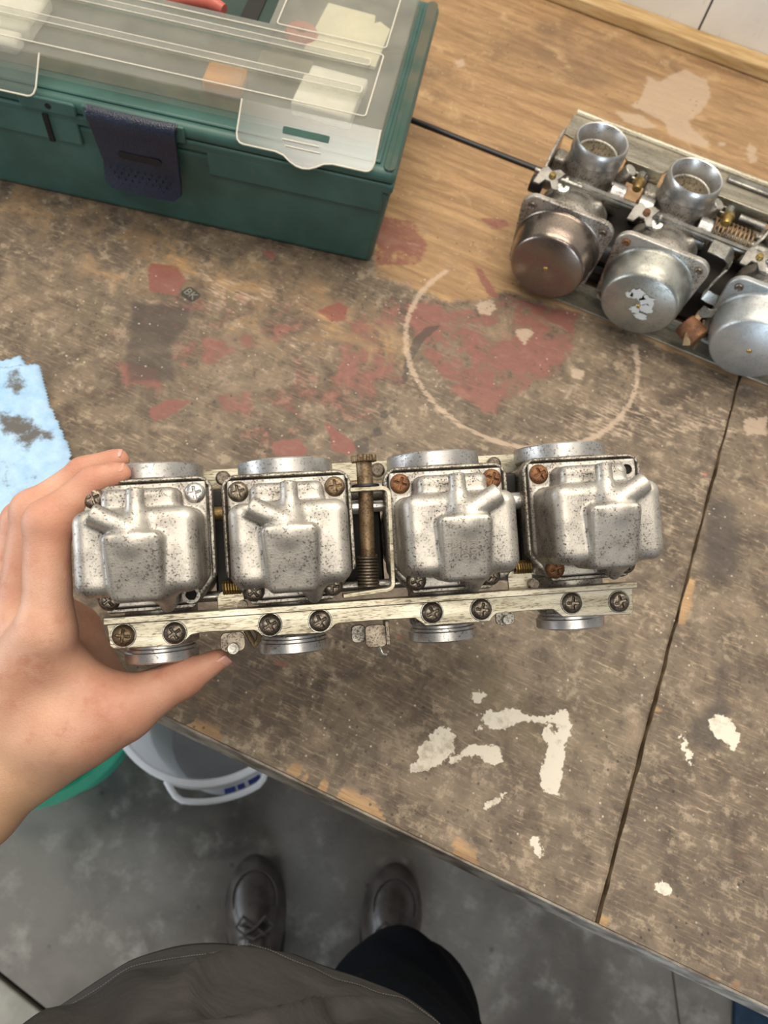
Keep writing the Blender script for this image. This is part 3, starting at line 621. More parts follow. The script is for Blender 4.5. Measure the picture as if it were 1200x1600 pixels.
def bowl_sdf(m, nose):
    def f(x, y, z):
        d = s_box(x, y, z, (-33, -16.5, -4), (33, 30.5, 42), 7.5)
        d = smax(d, (z - 42) * .2 + (np.abs(x) - 33 - (42 - z) * .03), 2)
        # inner cut corner on the pipe side
        sh = s_box(x, y, z, (-21 + 0 * m, 20, -4), (21, 42.5, 25), 5)
        d = smin(d, sh, 4)
        # raised main well, narrower towards the bottom
        wx = 13.5 + (y + 16) * .06
        we = s_box(x * 14.5 / wx, y, z, (-14.5, -20, 10), (14.5, 17, 53), 4)
        we = smax(we, (z - 43.5) - (y + 16.5) * .28, 3)
        d = smin(d, we, 3.2)
        d = smin(d, s_cap(x, y, z, (m * -1, 13, 42), (m * 1, 27, 39), 9.5, 6.0), 4)          # shoulder up into the post
        d = smin(d, s_cyl(x, y, z, (m * 1, 22, 40), (m * 1, 41, 38.5), 4.9, 1.2), 1.6)
        d = smin(d, s_cyl(x, y, z, (-m * 2, 18, 44), (-m * 21, 28.5, 44.5), 6.0, .8), 2.5)
        d = smax(d, -s_cyl(x, y, z, (-m * 20.2, 28.1, 43), (-m * 26, 31, 43), 3.6, .3), .6)
        d = smin(d, s_cap(x, y, z, (nose, -12, 31), (nose, -24.5, 17), 8.5, 3.6), 5)
        d = smin(d, s_box(x, y, z, (nose - 5, -24, 2), (nose + 5, -10, 18), 2), 4)
        # flange plate of the bowl
        fl = s_box(x, y, z, (-35, -24.5, 0.5), (35, 46.5, 4.5), 1.0)
        fl = smax(fl, (np.abs(x) * .78 - y * .62 - 33.0), 1.5)
        return smin(d, fl, 2)
    return f
bowl_a = sdf_mesh('float_bowl', bowl_sdf(1, 12), (-40, -34, -6), (40, 49, 54), .85, SB)
bowl_b = sdf_mesh('float_bowl', bowl_sdf(-1, 10), (-40, -34, -6), (40, 49, 54), .85, SB)
def body_sdf(x, y, z):
    d = s_box(x, y, z, (-34, -24, -50), (34, 46, -2), 5)
    d = smax(d, (np.abs(x) * .78 - y * .62 - 36), 2)
    d = smin(d, s_cyl(x, y, z, (0, -50, -34), (0, 52, -34), 22, 1), 5)
    d = smin(d, s_cyl(x, y, z, (0, 30, -34), (0, 52, -34), 27, 1), 5)
    fr = np.maximum(s_box(x, y, z, (-38.5, -27.5, -4), (38.5, 49.8, 4.2), 1.2), -1e9)
    hole = s_box(x, y, z, (-36, -25.2, -3), (36, 47.4, 12), 5)
    pr = s_box(x, y, z, (-38.5, -27.5, -30), (38.5, 49.8, 30), 9)
    fr = np.maximum(np.maximum(np.maximum(fr, pr), -hole), np.abs(x) * .78 - y * .62 - 35.6)
    back = np.maximum(np.maximum(s_box(x, y, z, (-38.5, -27.5, -5), (38.5, 49.8, 0), .8), pr), np.abs(x) * .78 - y * .62 - 35.6)
    d = smin(d, np.minimum(fr, back), 1.0)
    d = smin(d, s_cyl(x, y, z, (0, 8, -50), (0, 8, -62), 36, 2), 4)
    d = smin(d, s_box(x, y, z, (-25, -46, -14), (25, -34, -5), 3), 3)        # lugs behind the rail
    d = np.maximum(d, -s_cyl(x, y, z, (0, -70, -34), (0, 70, -34), 16, 0))
    return d
body_me = sdf_mesh('carburetor_body', body_sdf, (-42, -54, -66), (42, 56, 8), 1.25, SB)
# screw head with a cross recess
def screw_sdf(x, y, z):
    d = s_ell(x, y, z, (0, 0, 0), (6.2, 6.2, 4.2)); d = smax(d, -z - .2, .5); d = smax(d, z - 3.4, .8)
    cr = np.minimum(np.maximum(np.abs(x) - .75, np.abs(y) - 3.9), np.maximum(np.abs(y) - .75, np.abs(x) - 3.9))
    return np.maximum(d, -np.maximum(cr, 1.2 + np.hypot(x, y) * .25 - z))
screw_me = sdf_mesh('screw', screw_sdf, (-7, -7, -1.5), (7, 7, 5), .4, SB)
def place(me, name, mat, parent, loc, rot=0, s=1.0, R=None):
    m2 = me if (len(me.materials) and me.materials[0] == mat) else (me if not len(me.materials) else me.copy())
    if not len(m2.materials): m2.materials.append(mat); m2.polygons.foreach_set('use_smooth', [True] * len(m2.polygons)); m2.set_sharp_from_angle(angle=math.radians(50))
    elif m2.materials[0] != mat: m2.materials[0] = mat
    o = bpy.data.objects.new(name, m2); COL.objects.link(o); o.parent = parent
    o.matrix_local = Matrix.Translation(Vector([c * SB for c in loc])) @ (R or Matrix.Rotation(rot, 4, 'Z')) @ Matrix.Scale(s, 4)
    return o
screws = {}
def screw(mat, parent, loc, rot, s=1.0, R=None, name='screw'):
    if mat.name not in screws:
        m = screw_me.copy(); m.materials.append(mat); m.polygons.foreach_set('use_smooth', [True] * len(m.polygons)); m.set_sharp_from_angle(angle=math.radians(40)); screws[mat.name] = m
    return place(screws[mat.name], name, mat, parent, loc, rot, s, R)

CX = [-128.5, -46.5, 50, 137]; CY = [0.8, 0, -.6, .6]
M_CAP = metal('cap_steel', '#a5a29c', '#8b8984', '#3c3732', .3, .4, 1.0, .9, .5)
rnd = random.Random(4)
for i, (cx, cy) in enumerate(zip(CX, CY)):
    place(body_me, 'carburetor_body', M_BODY, bank, (cx, cy, 0))
    m, nose = ((1, 12) if i < 2 else (-1, 10))
    bo = place(bowl_a if i < 2 else bowl_b, 'float_bowl', M_BOWL, bank, (cx, cy, 0))
    for k, (sx, sy) in enumerate([(-28.5, 39.5), (28.5, 39.5), (-22.5, -19.5), (23.5, -19.5)]):
        if (i, k) in ((0, 3), (3, 1)):    # the screw is missing: an empty dark hole with a boss
            q = MB(); q.lathe([(3.2, 0), (3.2, 2.2), (5.2, 2.2), (5.2, 0)], (sx, sy, 4.2), (0, 0, 1), 24); q.build('screw_boss', M_BOWL, bo, scale=SB)
            q = MB(); q.cyl((sx, sy, 4.3), (sx, sy, 5.0), 3.2); q.build('screw_hole', M_DARK, bo, scale=SB); continue
        if i in (1, 2, 3) and k == 3 and i != 1: pass
        mat = {(1, 3): M_SCREW, (2, 0): M_RUST, (2, 1): M_RUST, (3, 0): M_RUST, (3, 2): M_RUST, (0, 1): M_RIM, (1, 1): M_BRONZE}.get((i, k), M_SCREW)
        screw(mat, bo, (sx, sy, 4.4), rnd.uniform(0, 1.5), 1.0, name='bowl_screw')
    # intake horn rim and engine spigot, machined rings
    q = MB(); q.lathe([(29.3, 0), (30.2, .8), (30.2, 9.2), (29.3, 10), (27.2, 10), (25.5, 4), (25.5, 0)], (cx, cy + 50, -34), (0, 1, 0), 64, closed=True); q.build('intake_rim', M_RIM, bank, scale=SB, ang=30)
    q = MB(); q.lathe([(19.5, 0), (19.5, 3), (21, 3.5), (21, 5), (22.3, 5.6), (22.3, 11), (21.6, 11.8), (18, 11.8), (17, 8), (17, 0)], (cx - 1, cy - 48.5, -34), (0, -1, 0), 64, closed=True); q.build('engine_spigot', M_RIM, bank, scale=SB, ang=30)
    # domed vacuum cap on the far side
    q = MB(); q.lathe([(36, 0), (36, 3), (30, 4), (29, 28), (26, 31), (0, 31)], (cx, cy + 8, -62.3), (0, 0, -1), 40); q.build('vacuum_cap', M_CAP, bank, scale=SB)
# lower bracket rail: scalloped plate with a folded lip along its top
zr_ = -2
rail_px = [(166, 973), (172, 1010), (176, 1013), (181, 1014), (278, 1009), (289, 1002), (299, 992), (312, 989), (330, 987), (397, 985), (403, 988), (409, 993), (416, 994), (508, 989), (516, 984), (523, 977), (532, 974),
           (580, 970), (648, 966), (656, 971), (665, 978), (765, 971), (770, 964), (776, 959), (830, 954), (864, 952), (872, 958), (880, 964), (986, 960), (990, 956), (988, 918)]
poly = [tuple(bk(a, b_, zr_)[:2]) for a, b_ in rail_px]
q = MB(); q.prism(poly, zr_ - 2.4, zr_); rail = q.build('bracket_rail', M_RAIL, bank, scale=SB, bevel=.0004, ang=30)
a0 = bk(161, 965, 1)[:2]; a1 = bk(995, 909, 1)[:2]
q = MB(); q.prism([(a0[0], a0[1] - 4.6), (a1[0], a1[1] - 4.0), (a1[0], a1[1]), (a0[0], a0[1])], -9, 2.2); q.build('rail_lip', M_RAIL, rail, scale=SB, bevel=.0006)
for (sx, sy, mt) in ((193, 993, M_BRONZE), (273, 989, M_SCREW), (422, 976, M_SCREW), (500, 970, M_SCREW), (675, 957, M_SCREW), (752, 952, M_SCREW), (893, 942, M_SCREW), (967, 940, M_SCREW)):
    p = bk(sx, sy, zr_); q = MB(); q.lathe([(6.1, 0), (6.1, .5), (7.0, .5), (7.3, 0)], (p[0], p[1], zr_), (0, 0, 1), 32); q.build('washer', M_STEEL, rail, scale=SB)
    screw(mt, bank, (p[0], p[1], zr_ + .2), rnd.uniform(-.4, .6), 1.06, name='rail_screw')
# upper bracket rail behind the intake horns
q = MB(); q.prism([(-135, 46), (150, 46), (150, 60.5), (-135, 60.5)], -62, -59.5); r2 = q.build('bracket_rail', M_RAIL, bank, scale=SB, bevel=.0004)
q = MB(); q.prism([(-135, 45), (150, 45), (150, 47.5), (-135, 47.5)], -62, -52); q.build('rail_lip', M_RAIL, r2, scale=SB, bevel=.0004)
for sx in (-88, 16, 98): 
    q = MB(); q.lathe([(0, 4.5), (3.6, 4.2), (5, 3), (5, 0)], (sx, 54, -59.5), (0, 0, 1), 24); q.build('rail_screw', M_SCREW, bank, scale=SB)
# fuel pipes between the bodies
for (x0, x1, y, z, r, mt) in ((-92, -80, 28, -8, 4.3, M_BRASS), (-10, -3, 27, -8, 4.3, M_RIM), (12, 5, 27, -10, 3.5, M_RIM), (88, 99, 25, -8, 5.5, M_RIM), (-92, -82, 12, -26, 3, M_BRASS)):
    q = MB(); q.cyl((x0, y, z), (x1, y, z), r); q.build('fuel_pipe', mt, bank, scale=SB)
q = MB(); q.cyl((-150, -22, -20), (160, -22, -20), 3.2, seg=16); q.build('choke_shaft', M_STEEL, bank, scale=SB)
q = MB(); q.cyl((-148, 44, -46), (160, 44, -46), 3.0, seg=16); q.build('throttle_shaft', M_BRONZE, bank, scale=SB)
q = MB(); q.cyl((-90, 38, -34), (100, 38, -34), 6, seg=16); q.build('spacer_rod', M_BODY, bank, scale=SB)
# small levers and springs in the gaps between the bodies
for gx, hh in ((-85, 0), (96, 1)):
    q = MB(); q.prism(rrect(gx - 7, -34, gx + 9, -19, 4), -13, -11.5); q.build('choke_lever', M_RAIL, bank, scale=SB, bevel=.0003)
    pts = [(gx - 3 + k * .22, -17 + 3.8 * math.cos(k * .9), -9 + 3.8 * math.sin(k * .9)) for k in range(48)]
    q = MB(); q.tube(pts, .75, 6); q.build('return_spring', M_BRASS, bank, scale=SB)
    q = MB(); q.cyl((gx + 8, -28, -12), (gx + 8, -28, -5), 3); q.build('lever_pin', M_SCREW, bank, scale=SB)
# synchronising screw, its spring, washer and folded bracket
ax = 1.2; zc = -3
def yy(py, z=zc): return bk(572, py, z)[1]
q = MB()
pr = []
for k in range(12):
    a0_ = 2 * math.pi * k / 12
    for da, r_ in ((-.16, 7.0), (-.09, 8.0), (.09, 8.0), (.16, 7.0)): pr.append((r_ * math.cos(a0_ + da), r_ * math.sin(a0_ + da)))
q.prism(pr, 0, 4.2, lambda x, y, z: (ax + x, 54 + z, zc + y)); q.build('serrated_knob', M_BRONZE, bank, scale=SB, bevel=.0003)
q = MB(); q.lathe([(0, 55), (4.6, 55), (4.9, 54), (4.9, 40.2), (0, 40.2)], (ax, 0, zc), (0, 1, 0), 28); q.build('knob_shank', M_BRONZE, bank, scale=SB)
q = MB(); q.lathe([(0, 40.2), (8.2, 40.2), (8.6, 39.4), (8.6, 38.6), (0, 38.6)], (ax, 0, zc), (0, 1, 0), 32); q.build('washer', M_BLACK, bank, scale=SB)
q = MB(); q.cyl((ax, 38.6, zc), (ax - 1.5, -22, zc - 3), 4.6, seg=24); q.build('adjusting_screw', M_BRONZE, bank, scale=SB)
pts = [(ax - 1.5 + 6.0 * math.cos(k * .55), -22 + k * .165, zc - 3 + 6.0 * math.sin(k * .55)) for k in range(115)]
q = MB(); q.tube(pts, .9, 6); q.build('return_spring', M_SCREW, bank, scale=SB)
def arc(cx_, cy_, r, a0, a1, n=6): return [(cx_ + r * math.cos(math.radians(a0 + (a1 - a0) * k / n)), cy_ + r * math.sin(math.radians(a0 + (a1 - a0) * k / n))) for k in range(n + 1)]
path = [(-9, 37)] + arc(10.5, 33, 4, 90, 0) + arc(9.5, -20.5, 4, 0, -90) + [(-17, -26.2)]
q = MB(); q.strip([(x_, y_, 0) for x_, y_ in path], 4.5, 2.6, (0, 0, 1)); q.build('folded_bracket', M_RAIL, bank, scale=SB, bevel=.0003)
# throttle linkage hanging below the rail
q = MB(); q.prism(rrect(-4, -60, 9, -46, 3), -12, -10); lk = q.build('linkage_plate', M_SCREW, bank, scale=SB, bevel=.0003)
q = MB(); q.prism(rrect(-12, -57, -3, -46, 3), -20, -16); q.build('linkage_or_shade_block', M_BODY, lk, scale=SB, bevel=.0004)
q = MB(); q.box((8.5, -59, -20), (11, -44, -8)); q.build('linkage_tab', M_SCREW, lk, scale=SB, bevel=.0003)
q = MB(); q.tube([(4, -59, -11), (5, -62, -11), (6, -64.5, -10), (8.5, -65.3, -9.5)], 1.2, 8); q.build('linkage_hook', M_STEEL, lk, scale=SB)
q = MB(); q.prism(rrect(-92, -56, -77, -44, 4), -16, -14); l2 = q.build('linkage_plate', M_SCREW, bank, scale=SB, bevel=.0003)
q = MB(); q.cyl((-84, -53.5, -14), (-84, -53.5, -8), 3.2); q.build('lever_pin', M_STEEL, l2, scale=SB)
q = MB(); q.tube([(-76, -44, -16), (-73, -50, -14), (-72, -54, -14), (-69, -50, -15), (-68, -44, -18)], 1.8, 8); q.build('linkage_hook', M_BRONZE, l2, scale=SB)
q = MB(); q.prism(rrect(80, -53, 92, -44, 3), -16, -14); l3 = q.build('linkage_plate', M_BODY, bank, scale=SB, bevel=.0003)
q = MB(); q.cyl((86, -49.5, -14), (86, -49.5, -9), 2.6); q.build('lever_pin', M_STEEL, l3, scale=SB)
# cast marks on the third bowl's well
M_MARK = plain('cast_mark', '#8a837a', .5, .8)
for k, s_ in enumerate(('S032', '02S20', '20417')):
    text_mesh('cast_number', s_, .0052, M_MARK, bank, Matrix.Translation(((50 - 6.5 + k * 5.2) * SB, -1 * SB, 49.5 * SB)) @ Matrix.Rotation(math.pi / 2, 4, 'Z'), .00006)

# added dark boxes standing for the shade in the gaps between the bodies
M_SHADE0 = plain('gap_shade_black', '#191512', .55, .2)
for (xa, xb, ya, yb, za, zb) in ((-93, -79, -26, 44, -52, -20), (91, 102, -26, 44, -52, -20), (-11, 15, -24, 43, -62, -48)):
    q = MB(); q.box((xa, ya, za), (xb, yb, zb)); q.build('gap_shade_filler', M_SHADE0, bank, scale=SB, bevel=.0015)

# ------------------------------------------------------------------ person: arm and hand, shirt, trousers, shoes
PA = math.atan2(.4502, .8929)
person = empty('person', (0, 0, 0), PA, 'person in grey shirt and dark navy trousers, left hand gripping the carburetor row', 'person')
PMI = Matrix.Rotation(-PA, 4, 'Z')
def skin_mat():
    t = NT('skin'); co = t.coord(); a = t.noise(co, 22, 5, .6); b = t.noise(co, 70, 5, .65); c = t.noise(co, 900, 4, .65)
    col = t.mix(t.ramp(a, .3, .7), lin('#d2a68e'), lin('#c28f77')); col = t.mix(t.ramp(b, .5, .75, 0, .5), col, lin('#b06a54'))
    col = t.mix(t.ramp(t.attr('warm'), 0, 1, 0, .45), col, lin('#b06a55')); col = t.mix(t.ramp(t.attr('tan'), 0, 1, 0, .8), col, lin('#d9b08c'))
    v = t.voro(co, 420, 'DISTANCE_TO_EDGE'); h = t.math('ADD', t.math('MULTIPLY', c, .5), t.math('MULTIPLY', t.ramp(v, 0, .12), .35)); t.bump(h, .35, .0005)
    m = t.out(col, .48, 0, .42); t.b.inputs['Subsurface Weight'].default_value = .12; t.b.inputs['Subsurface Radius'].default_value = (.006, .0025, .0015); t.b.inputs['Subsurface Scale'].default_value = 1; return m
M_SKIN = skin_mat()
HC = np.array([150., 950., .41])
def hp(px, py, dep):      # photo pixel and distance -> hand frame in mm (x right, y up, z toward the eye)
    x = (px - 600) / F * dep; y = -(py - 800) / F * dep; x0 = (HC[0] - 600) / F * HC[2]; y0 = -(HC[1] - 800) / F * HC[2]
    return ((x - x0) * 1000, (y - y0) * 1000, -(dep - HC[2]) * 1000)
def J(px, py, dep, r): return (hp(px, py, dep), r * dep / 1.2)
fingers = {
    'index': [J(74, 985, .398, 40), J(75, 818, .398, 35), J(146, 751, .402, 23.5), J(187, 739, .404, 18.5)],
    'middle': [J(30, 975, .424, 40), J(52, 800, .424, 33), J(130, 738, .427, 24), J(184, 719, .427, 19.5)],
    'ring': [J(0, 975, .448, 38), J(36, 815, .452, 31), J(112, 762, .456, 23), J(165, 745, .456, 19)],
    'pinky': [J(-20, 990, .472, 33), J(20, 870, .476, 27), J(80, 810, .480, 20), J(120, 790, .480, 17)]}
thumb = [J(105, 1135, .418, 62), J(192, 1106, .420, 48), J(284, 1061, .424, 30), J(343, 1030, .428, 18)]
def W2H(p):               # world point -> hand frame mm
    q = CM @ (np.asarray(p, float) - CAM); x0 = (HC[0] - 600) / F * HC[2]; y0 = (HC[1] - 800) / F * HC[2]
    return ((q[0] - x0) * 1000, -(q[1] - y0) * 1000, -(q[2] - HC[2]) * 1000)
def P2W(r, f, z): c, s = math.cos(PA), math.sin(PA); return np.array([r * c - f * s, r * s + f * c, z])
elbow = W2H(P2W(-.40, -.10, 1.04))
def hand_sdf(x, y, z):
    d = None
    for nm, js in fingers.items():
        fd = None
        for (a, ra), (b, rb) in zip(js, js[1:]):
            s = s_cap(x, y, z, a, b, ra * .97, rb * .97); fd = s if fd is None else smin(fd, s, 3.0)
        # knuckle swell and fingertip pad
        (p, r) = js[1]; fd = smin(fd, s_cap(x, y, z, p, p, r * 1.0), 5)
        d = fd if d is None else smin(d, fd, 2.0)
    pal = None
    (w1, _), (w2, _) = J(-35, 1195, .432, 60), J(-55, 1270, .436, 62)
    for a, ra, b, rb in ((fingers['index'][0][0], 13.8, w1, 19), (fingers['middle'][0][0], 13.5, w1, 19), (fingers['ring'][0][0], 13, w2, 18), (fingers['pinky'][0][0], 12, w2, 17)):
        s = s_cap(x, y, z, a, b, ra, rb); pal = s if pal is None else smin(pal, s, 9)
    th = None
    for (a, ra), (b, rb) in zip(thumb, thumb[1:]):
        s = s_cap(x, y, z, a, b, ra, rb); th = s if th is None else smin(th, s, 5)
    th = smin(th, s_cap(x, y, z, J(105, 1135, .418, 1)[0], J(-45, 1240, .434, 1)[0], 21.5, 21), 14)
    th = smin(th, s_cap(x, y, z, J(180, 1112, .418, 1)[0], J(-45, 1262, .436, 1)[0], 15.5, 21.5), 10)
    web = s_cap(x, y, z, J(62, 1000, .404, 1)[0], J(140, 1092, .420, 1)[0], 13.5, 16.5)
    web = smin(web, s_cap(x, y, z, J(40, 1040, .410, 1)[0], J(60, 1130, .416, 1)[0], 15, 19), 12)
    web = smin(web, s_cap(x, y, z, J(40, 930, .470, 1)[0], J(118, 985, .474, 1)[0], 15, 14), 8); web = smin(web, s_cap(x, y, z, J(118, 985, .474, 1)[0], J(165, 1075, .452, 1)[0], 14, 14), 8)
    web = smin(web, s_cap(x, y, z, J(75, 1010, .440, 1)[0], J(150, 1080, .445, 1)[0], 14, 15), 10)
    pal = smin(pal, smin(th, web, 12), 12)
    d = smin(d, pal, 7)
    fa = s_cap(x, y, z, J(-50, 1255, .436, 1)[0], elbow, 26, 41); d = smin(d, fa, 16)
    # extensor tendons, faint
    n_ = np.sin(x * .11 + y * .07) * np.sin(y * .09 - z * .06) * .35
    return d + n_
hl = (-150, -150, -95); hh = (90, 120, 45)
def hand_field(me):
    n = len(me.vertices); co = np.empty(n * 3, np.float32); me.vertices.foreach_get('co', co); co = co.reshape(-1, 3) * 1000
    warm = np.zeros(n)
    for js in list(fingers.values()) + [thumb]:
        for k in (1, 2, 3):
            p = np.array(js[k][0]); warm = np.maximum(warm, np.exp(-((co - p) ** 2).sum(1) / (2 * (js[k][1] * 1.15) ** 2)) * (1.0 if k != 1 else .75))
    tan = np.clip((-(co[:, 0] * .55 + co[:, 1] * .85) - 55) / 60, 0, 1)
    for nm, v in (('warm', warm), ('tan', tan)):
        a = me.attributes.new(nm, 'FLOAT', 'POINT'); a.data.foreach_set('value', v.astype(np.float32))
# forearm is long: mesh it together with the hand on one grid
e_lo = [min(hl[i], elbow[i] - 46) for i in range(3)]; e_hi = [max(hh[i], elbow[i] + 46) for i in range(3)]
hand_me = sdf_mesh('body', hand_sdf, e_lo, e_hi, 2.1, .001); hand_field(hand_me)
body = link('body', hand_me, M_SKIN, person, True, 180)
x0 = (HC[0] - 600) / F * HC[2]; y0 = (HC[1] - 800) / F * HC[2]
HM = Matrix.Translation(Vector(CAM + CM.T @ np.array([x0, y0, HC[2]]))) @ R.to_4x4()
body.matrix_local = PMI @ HM
sm = body.modifiers.new('smooth', 'SMOOTH'); sm.iterations = 3; sm.factor = .5
# nails
def nail(c, n, t, L, Wd, name='fingernail'):
    n = nrm(n); t = nrm(np.asarray(t, float) - n * np.dot(t, n)); s = np.cross(n, t); V = []; Fc = []
    NU, NV = 10, 8
    for i in range(NU + 1):
        for j in range(NV + 1):
            u = -1 + 2 * i / NU; v = -1 + 2 * j / NV; wv = (1 - .18 * max(0, -u) ** 2 - .12 * max(0, u) ** 3)
            V.append(np.asarray(c) + t * (L * u * (1 - .12 * v * v)) + s * (Wd * v * wv) + n * (-.36 * Wd * v * v - .7 * u * u))
    for i in range(NU):
        for j in range(NV):
            a = i * (NV + 1) + j; Fc.append((a, a + 1, a + NV + 2, a + NV + 1))
    q = MB(); q.add(V, Fc); o = q.build(name, M_NAIL, body, scale=.001, ang=180); m = o.modifiers.new('t', 'SOLIDIFY'); m.thickness = .0006; m.offset = -1; return o
t_ = NT('nail'); M_NAIL = t_.out(t_.mix(t_.noise(t_.coord(), 200), lin('#cf9486'), lin('#dcab9c')), .32, 0, .5)
def on(j, px, py, dep): return hp(px, py, dep)
c_i = np.array(fingers['index'][3][0]); n_i = nrm([-.05, .80, .60]); nail(c_i + n_i * 5.9 + np.array([-3.0, -.6, 0]), n_i, (1, .24, .05), 6.6, 4.6)
c_m = np.array(fingers['middle'][3][0]); n_m = nrm([-.1, .80, .60]); nail(c_m + n_m * 6.3 + np.array([-2.4, -.4, 0]), n_m, (1, .22, .0), 6.6, 4.6)
c_t = np.array(thumb[3][0]); n_t = nrm([.42, -.66, .62]); nail(c_t + n_t * 5.6 + np.array([-.8, -.4, 0]), n_t, (1, .50, 0), 6.8, 5.4)

# shirt: parametric tube with folds
def cloth(name, c1, c2, rough=.9, scale=500):
    t = NT(name); co = t.coord(); a = t.noise(co, 12, 5); wv = t.noise(t.coord((1, 1, .3)), scale, 3, .7); col = t.mix(t.ramp(a, .3, .7), lin(c1), lin(c2)); t.bump(wv, .35, .0006)
    return t.out(col, rough, 0, .15)
def shirt_mat():
    t = NT('grey_linen'); co = t.coord(); big = t.noise(t.coord((1.2, 1.2, 2.2), (.3, .2, .5)), 7, 4, .55, .35); a = t.noise(co, 12, 5); wv = t.noise(co, 700, 3, .7)
    col = t.mix(t.ramp(a, .3, .7), lin('#4e4c4a'), lin('#403e3d')); h = t.math('ADD', t.math('MULTIPLY', big, 14.0), t.math('MULTIPLY', wv, .5)); t.bump(h, .6, .0012); return t.out(col, .85, 0, .15)
M_SHIRT = shirt_mat()
M_UNUSED = (lambda *a, **k: None)('grey_linen', '#4b4947', '#393837'); M_PANTS = cloth('navy_denim', '#0d1119', '#07090e')
NZ, NA = 120, 300
V = []; Fc = []
def shirt_pt(u, a):
    z = .885 + u * .52
    front = -.026 - .235 * (z - .9) - .10 * max(0, z - 1.25); back = -.40 + .05 * u
    front -= .007; cen = (front + back) / 2; b = (front - back) / 2; aw = .205 - .02 * math.sin(u * 3.0) + .02 * u; sh = max(0, (u - .80) / .2); aw *= 1 - .62 * sh ** 1.8; b *= 1 - .45 * sh ** 1.8
    cr = -.047 - .02 * u
    ca, sa = math.cos(a), math.sin(a); 
    dr = .0035 * math.sin(a * 7 + 3.2 * math.sin(z * 9) + z * 6) * (1 - .5 * u) + .0025 * math.sin(a * 17 + z * 25 + 2 * math.sin(a * 3)) * min(1, u * 6) + .006 * min(1, u * 5) * math.sin(z * 46 + 4.5 * math.sin(a * 2.0 + .5) + a * 3)
    dr += .002 * math.sin(a * 4 + 1) * math.exp(-u * 8); dr *= .9
    rg = 1 - abs(2 * float(fbm(np.array([a * 2.2 + z * 3 + 20]), np.array([z * 9 - a * 1.2 + 9]), 31, 3)[0]) - .95); dr += .012 * max(0, rg - .5) ** 2 * 5 * min(1, u * 6 + .15)
    return (cr + (aw + dr) * ca, cen + (b + dr) * sa, z + .006 * math.sin(a * 5) * (1 - u) + .02 * (1 - sa) * 0)
for i in range(NZ + 1):
    for j in range(NA): V.append(shirt_pt(i / NZ, 2 * math.pi * j / NA))
for i in range(NZ):
    for j in range(NA): Fc.append((i * NA + j, i * NA + (j + 1) % NA, (i + 1) * NA + (j + 1) % NA, (i + 1) * NA + j))
q = MB(); q.add(V, Fc); shirt = q.build('shirt', M_SHIRT, person, ang=180); m = shirt.modifiers.new('t', 'SOLIDIFY'); m.thickness = .0022; m.offset = -1
# sleeve over the upper arm, part of the shirt
def sleeve(p0, p1, r0, r1, name='sleeve'):
    V = []; Fc = []; p0 = np.array(p0); p1 = np.array(p1); u, v, a = frame_from(p1 - p0); L = np.linalg.norm(p1 - p0); N, K = 24, 40
    for i in range(N + 1):
        for k in range(K):
            t = i / N; ang = 2 * math.pi * k / K; rr = r0 + (r1 - r0) * t + .005 * math.sin(t * 22 + 2 * math.sin(ang)) + .003 * math.sin(ang * 5 + t * 9)
            V.append(p0 + a * L * t + (u * math.cos(ang) + v * math.sin(ang)) * rr)
    for i in range(N):
        for k in range(K): Fc.append((i * K + k, i * K + (k + 1) % K, (i + 1) * K + (k + 1) % K, (i + 1) * K + k))
    q = MB(); q.add(V, Fc); o = q.build(name, M_SHIRT, shirt, ang=180); mm_ = o.modifiers.new('t', 'SOLIDIFY'); mm_.thickness = .002; return o
sleeve((-.215, -.235, 1.325), (-.405, -.11, 1.06), .082, .062)
sleeve((.085, -.235, 1.325), (.24, -.26, 1.10), .082, .066)
# head and neck, bent over the work, behind the camera
def head_sdf(x, y, z):     # mm, centre of the skull at the origin, face towards +y
    d = s_ell(x, y, z, (0, -8, 12), (76, 94, 98)); d = smin(d, s_ell(x, y, z, (0, 22, -50), (56, 64, 62)), 30)
    d = smin(d, s_cap(x, y, z, (0, 90, -2), (0, 104, -34), 7, 11), 10)                       # nose
    d = smin(d, s_cap(x, y, z, (-18, 82, -62), (18, 82, -62), 7, 7), 8)                       # lips
    d = smax(d, -s_cap(x, y, z, (-16, 93, -62), (16, 93, -62), 1.8, 1.8), 2)
    for s in (-1, 1):
        d = smax(d, -s_ell(x, y, z, (s * 31, 94, 6), (17, 12, 11)), 8); d = smin(d, s_ell(x, y, z, (s * 31, 76, 5), (12, 12, 12)), 2)
        d = smin(d, s_cap(x, y, z, (s * 18, 88, 24), (s * 46, 78, 26), 5, 4), 6)
        d = smin(d, s_ell(x, y, z, (s * 77, -8, -6), (7, 18, 31)), 5)
    d = smin(d, s_cap(x, y, z, (0, -22, -70), (0, -75, -190), 56, 62), 20)
    return d
hm = sdf_mesh('head', head_sdf, (-95, -145, -215), (95, 125, 120), 4.5, .001)
for nm in ('warm', 'tan'): hm.attributes.new(nm, 'FLOAT', 'POINT')
head = link('head', hm, M_SKIN, body, True, 180)
head.matrix_local = body.matrix_local.inverted() @ Matrix.Translation((-.05, -.215, 1.60)) @ Matrix.Rotation(math.radians(-24), 4, 'X')
def hair_sdf(x, y, z):
    d = s_ell(x, y, z, (0, -14, 20), (83, 97, 100)); d = smax(d, (y * .55 - z * .8) - 14, 8); d = smax(d, y - 78, 10); return d + 2.0 * np.sin(x * .22 + 3 * np.sin(y * .05)) * np.sin(z * .06 + y * .03)
hr = sdf_mesh('hair', hair_sdf, (-95, -125, -110), (95, 100, 130), 5, .001)
hair = link('hair', hr, plain('dark_brown_hair', '#2a1e17', .6), head, True, 180)
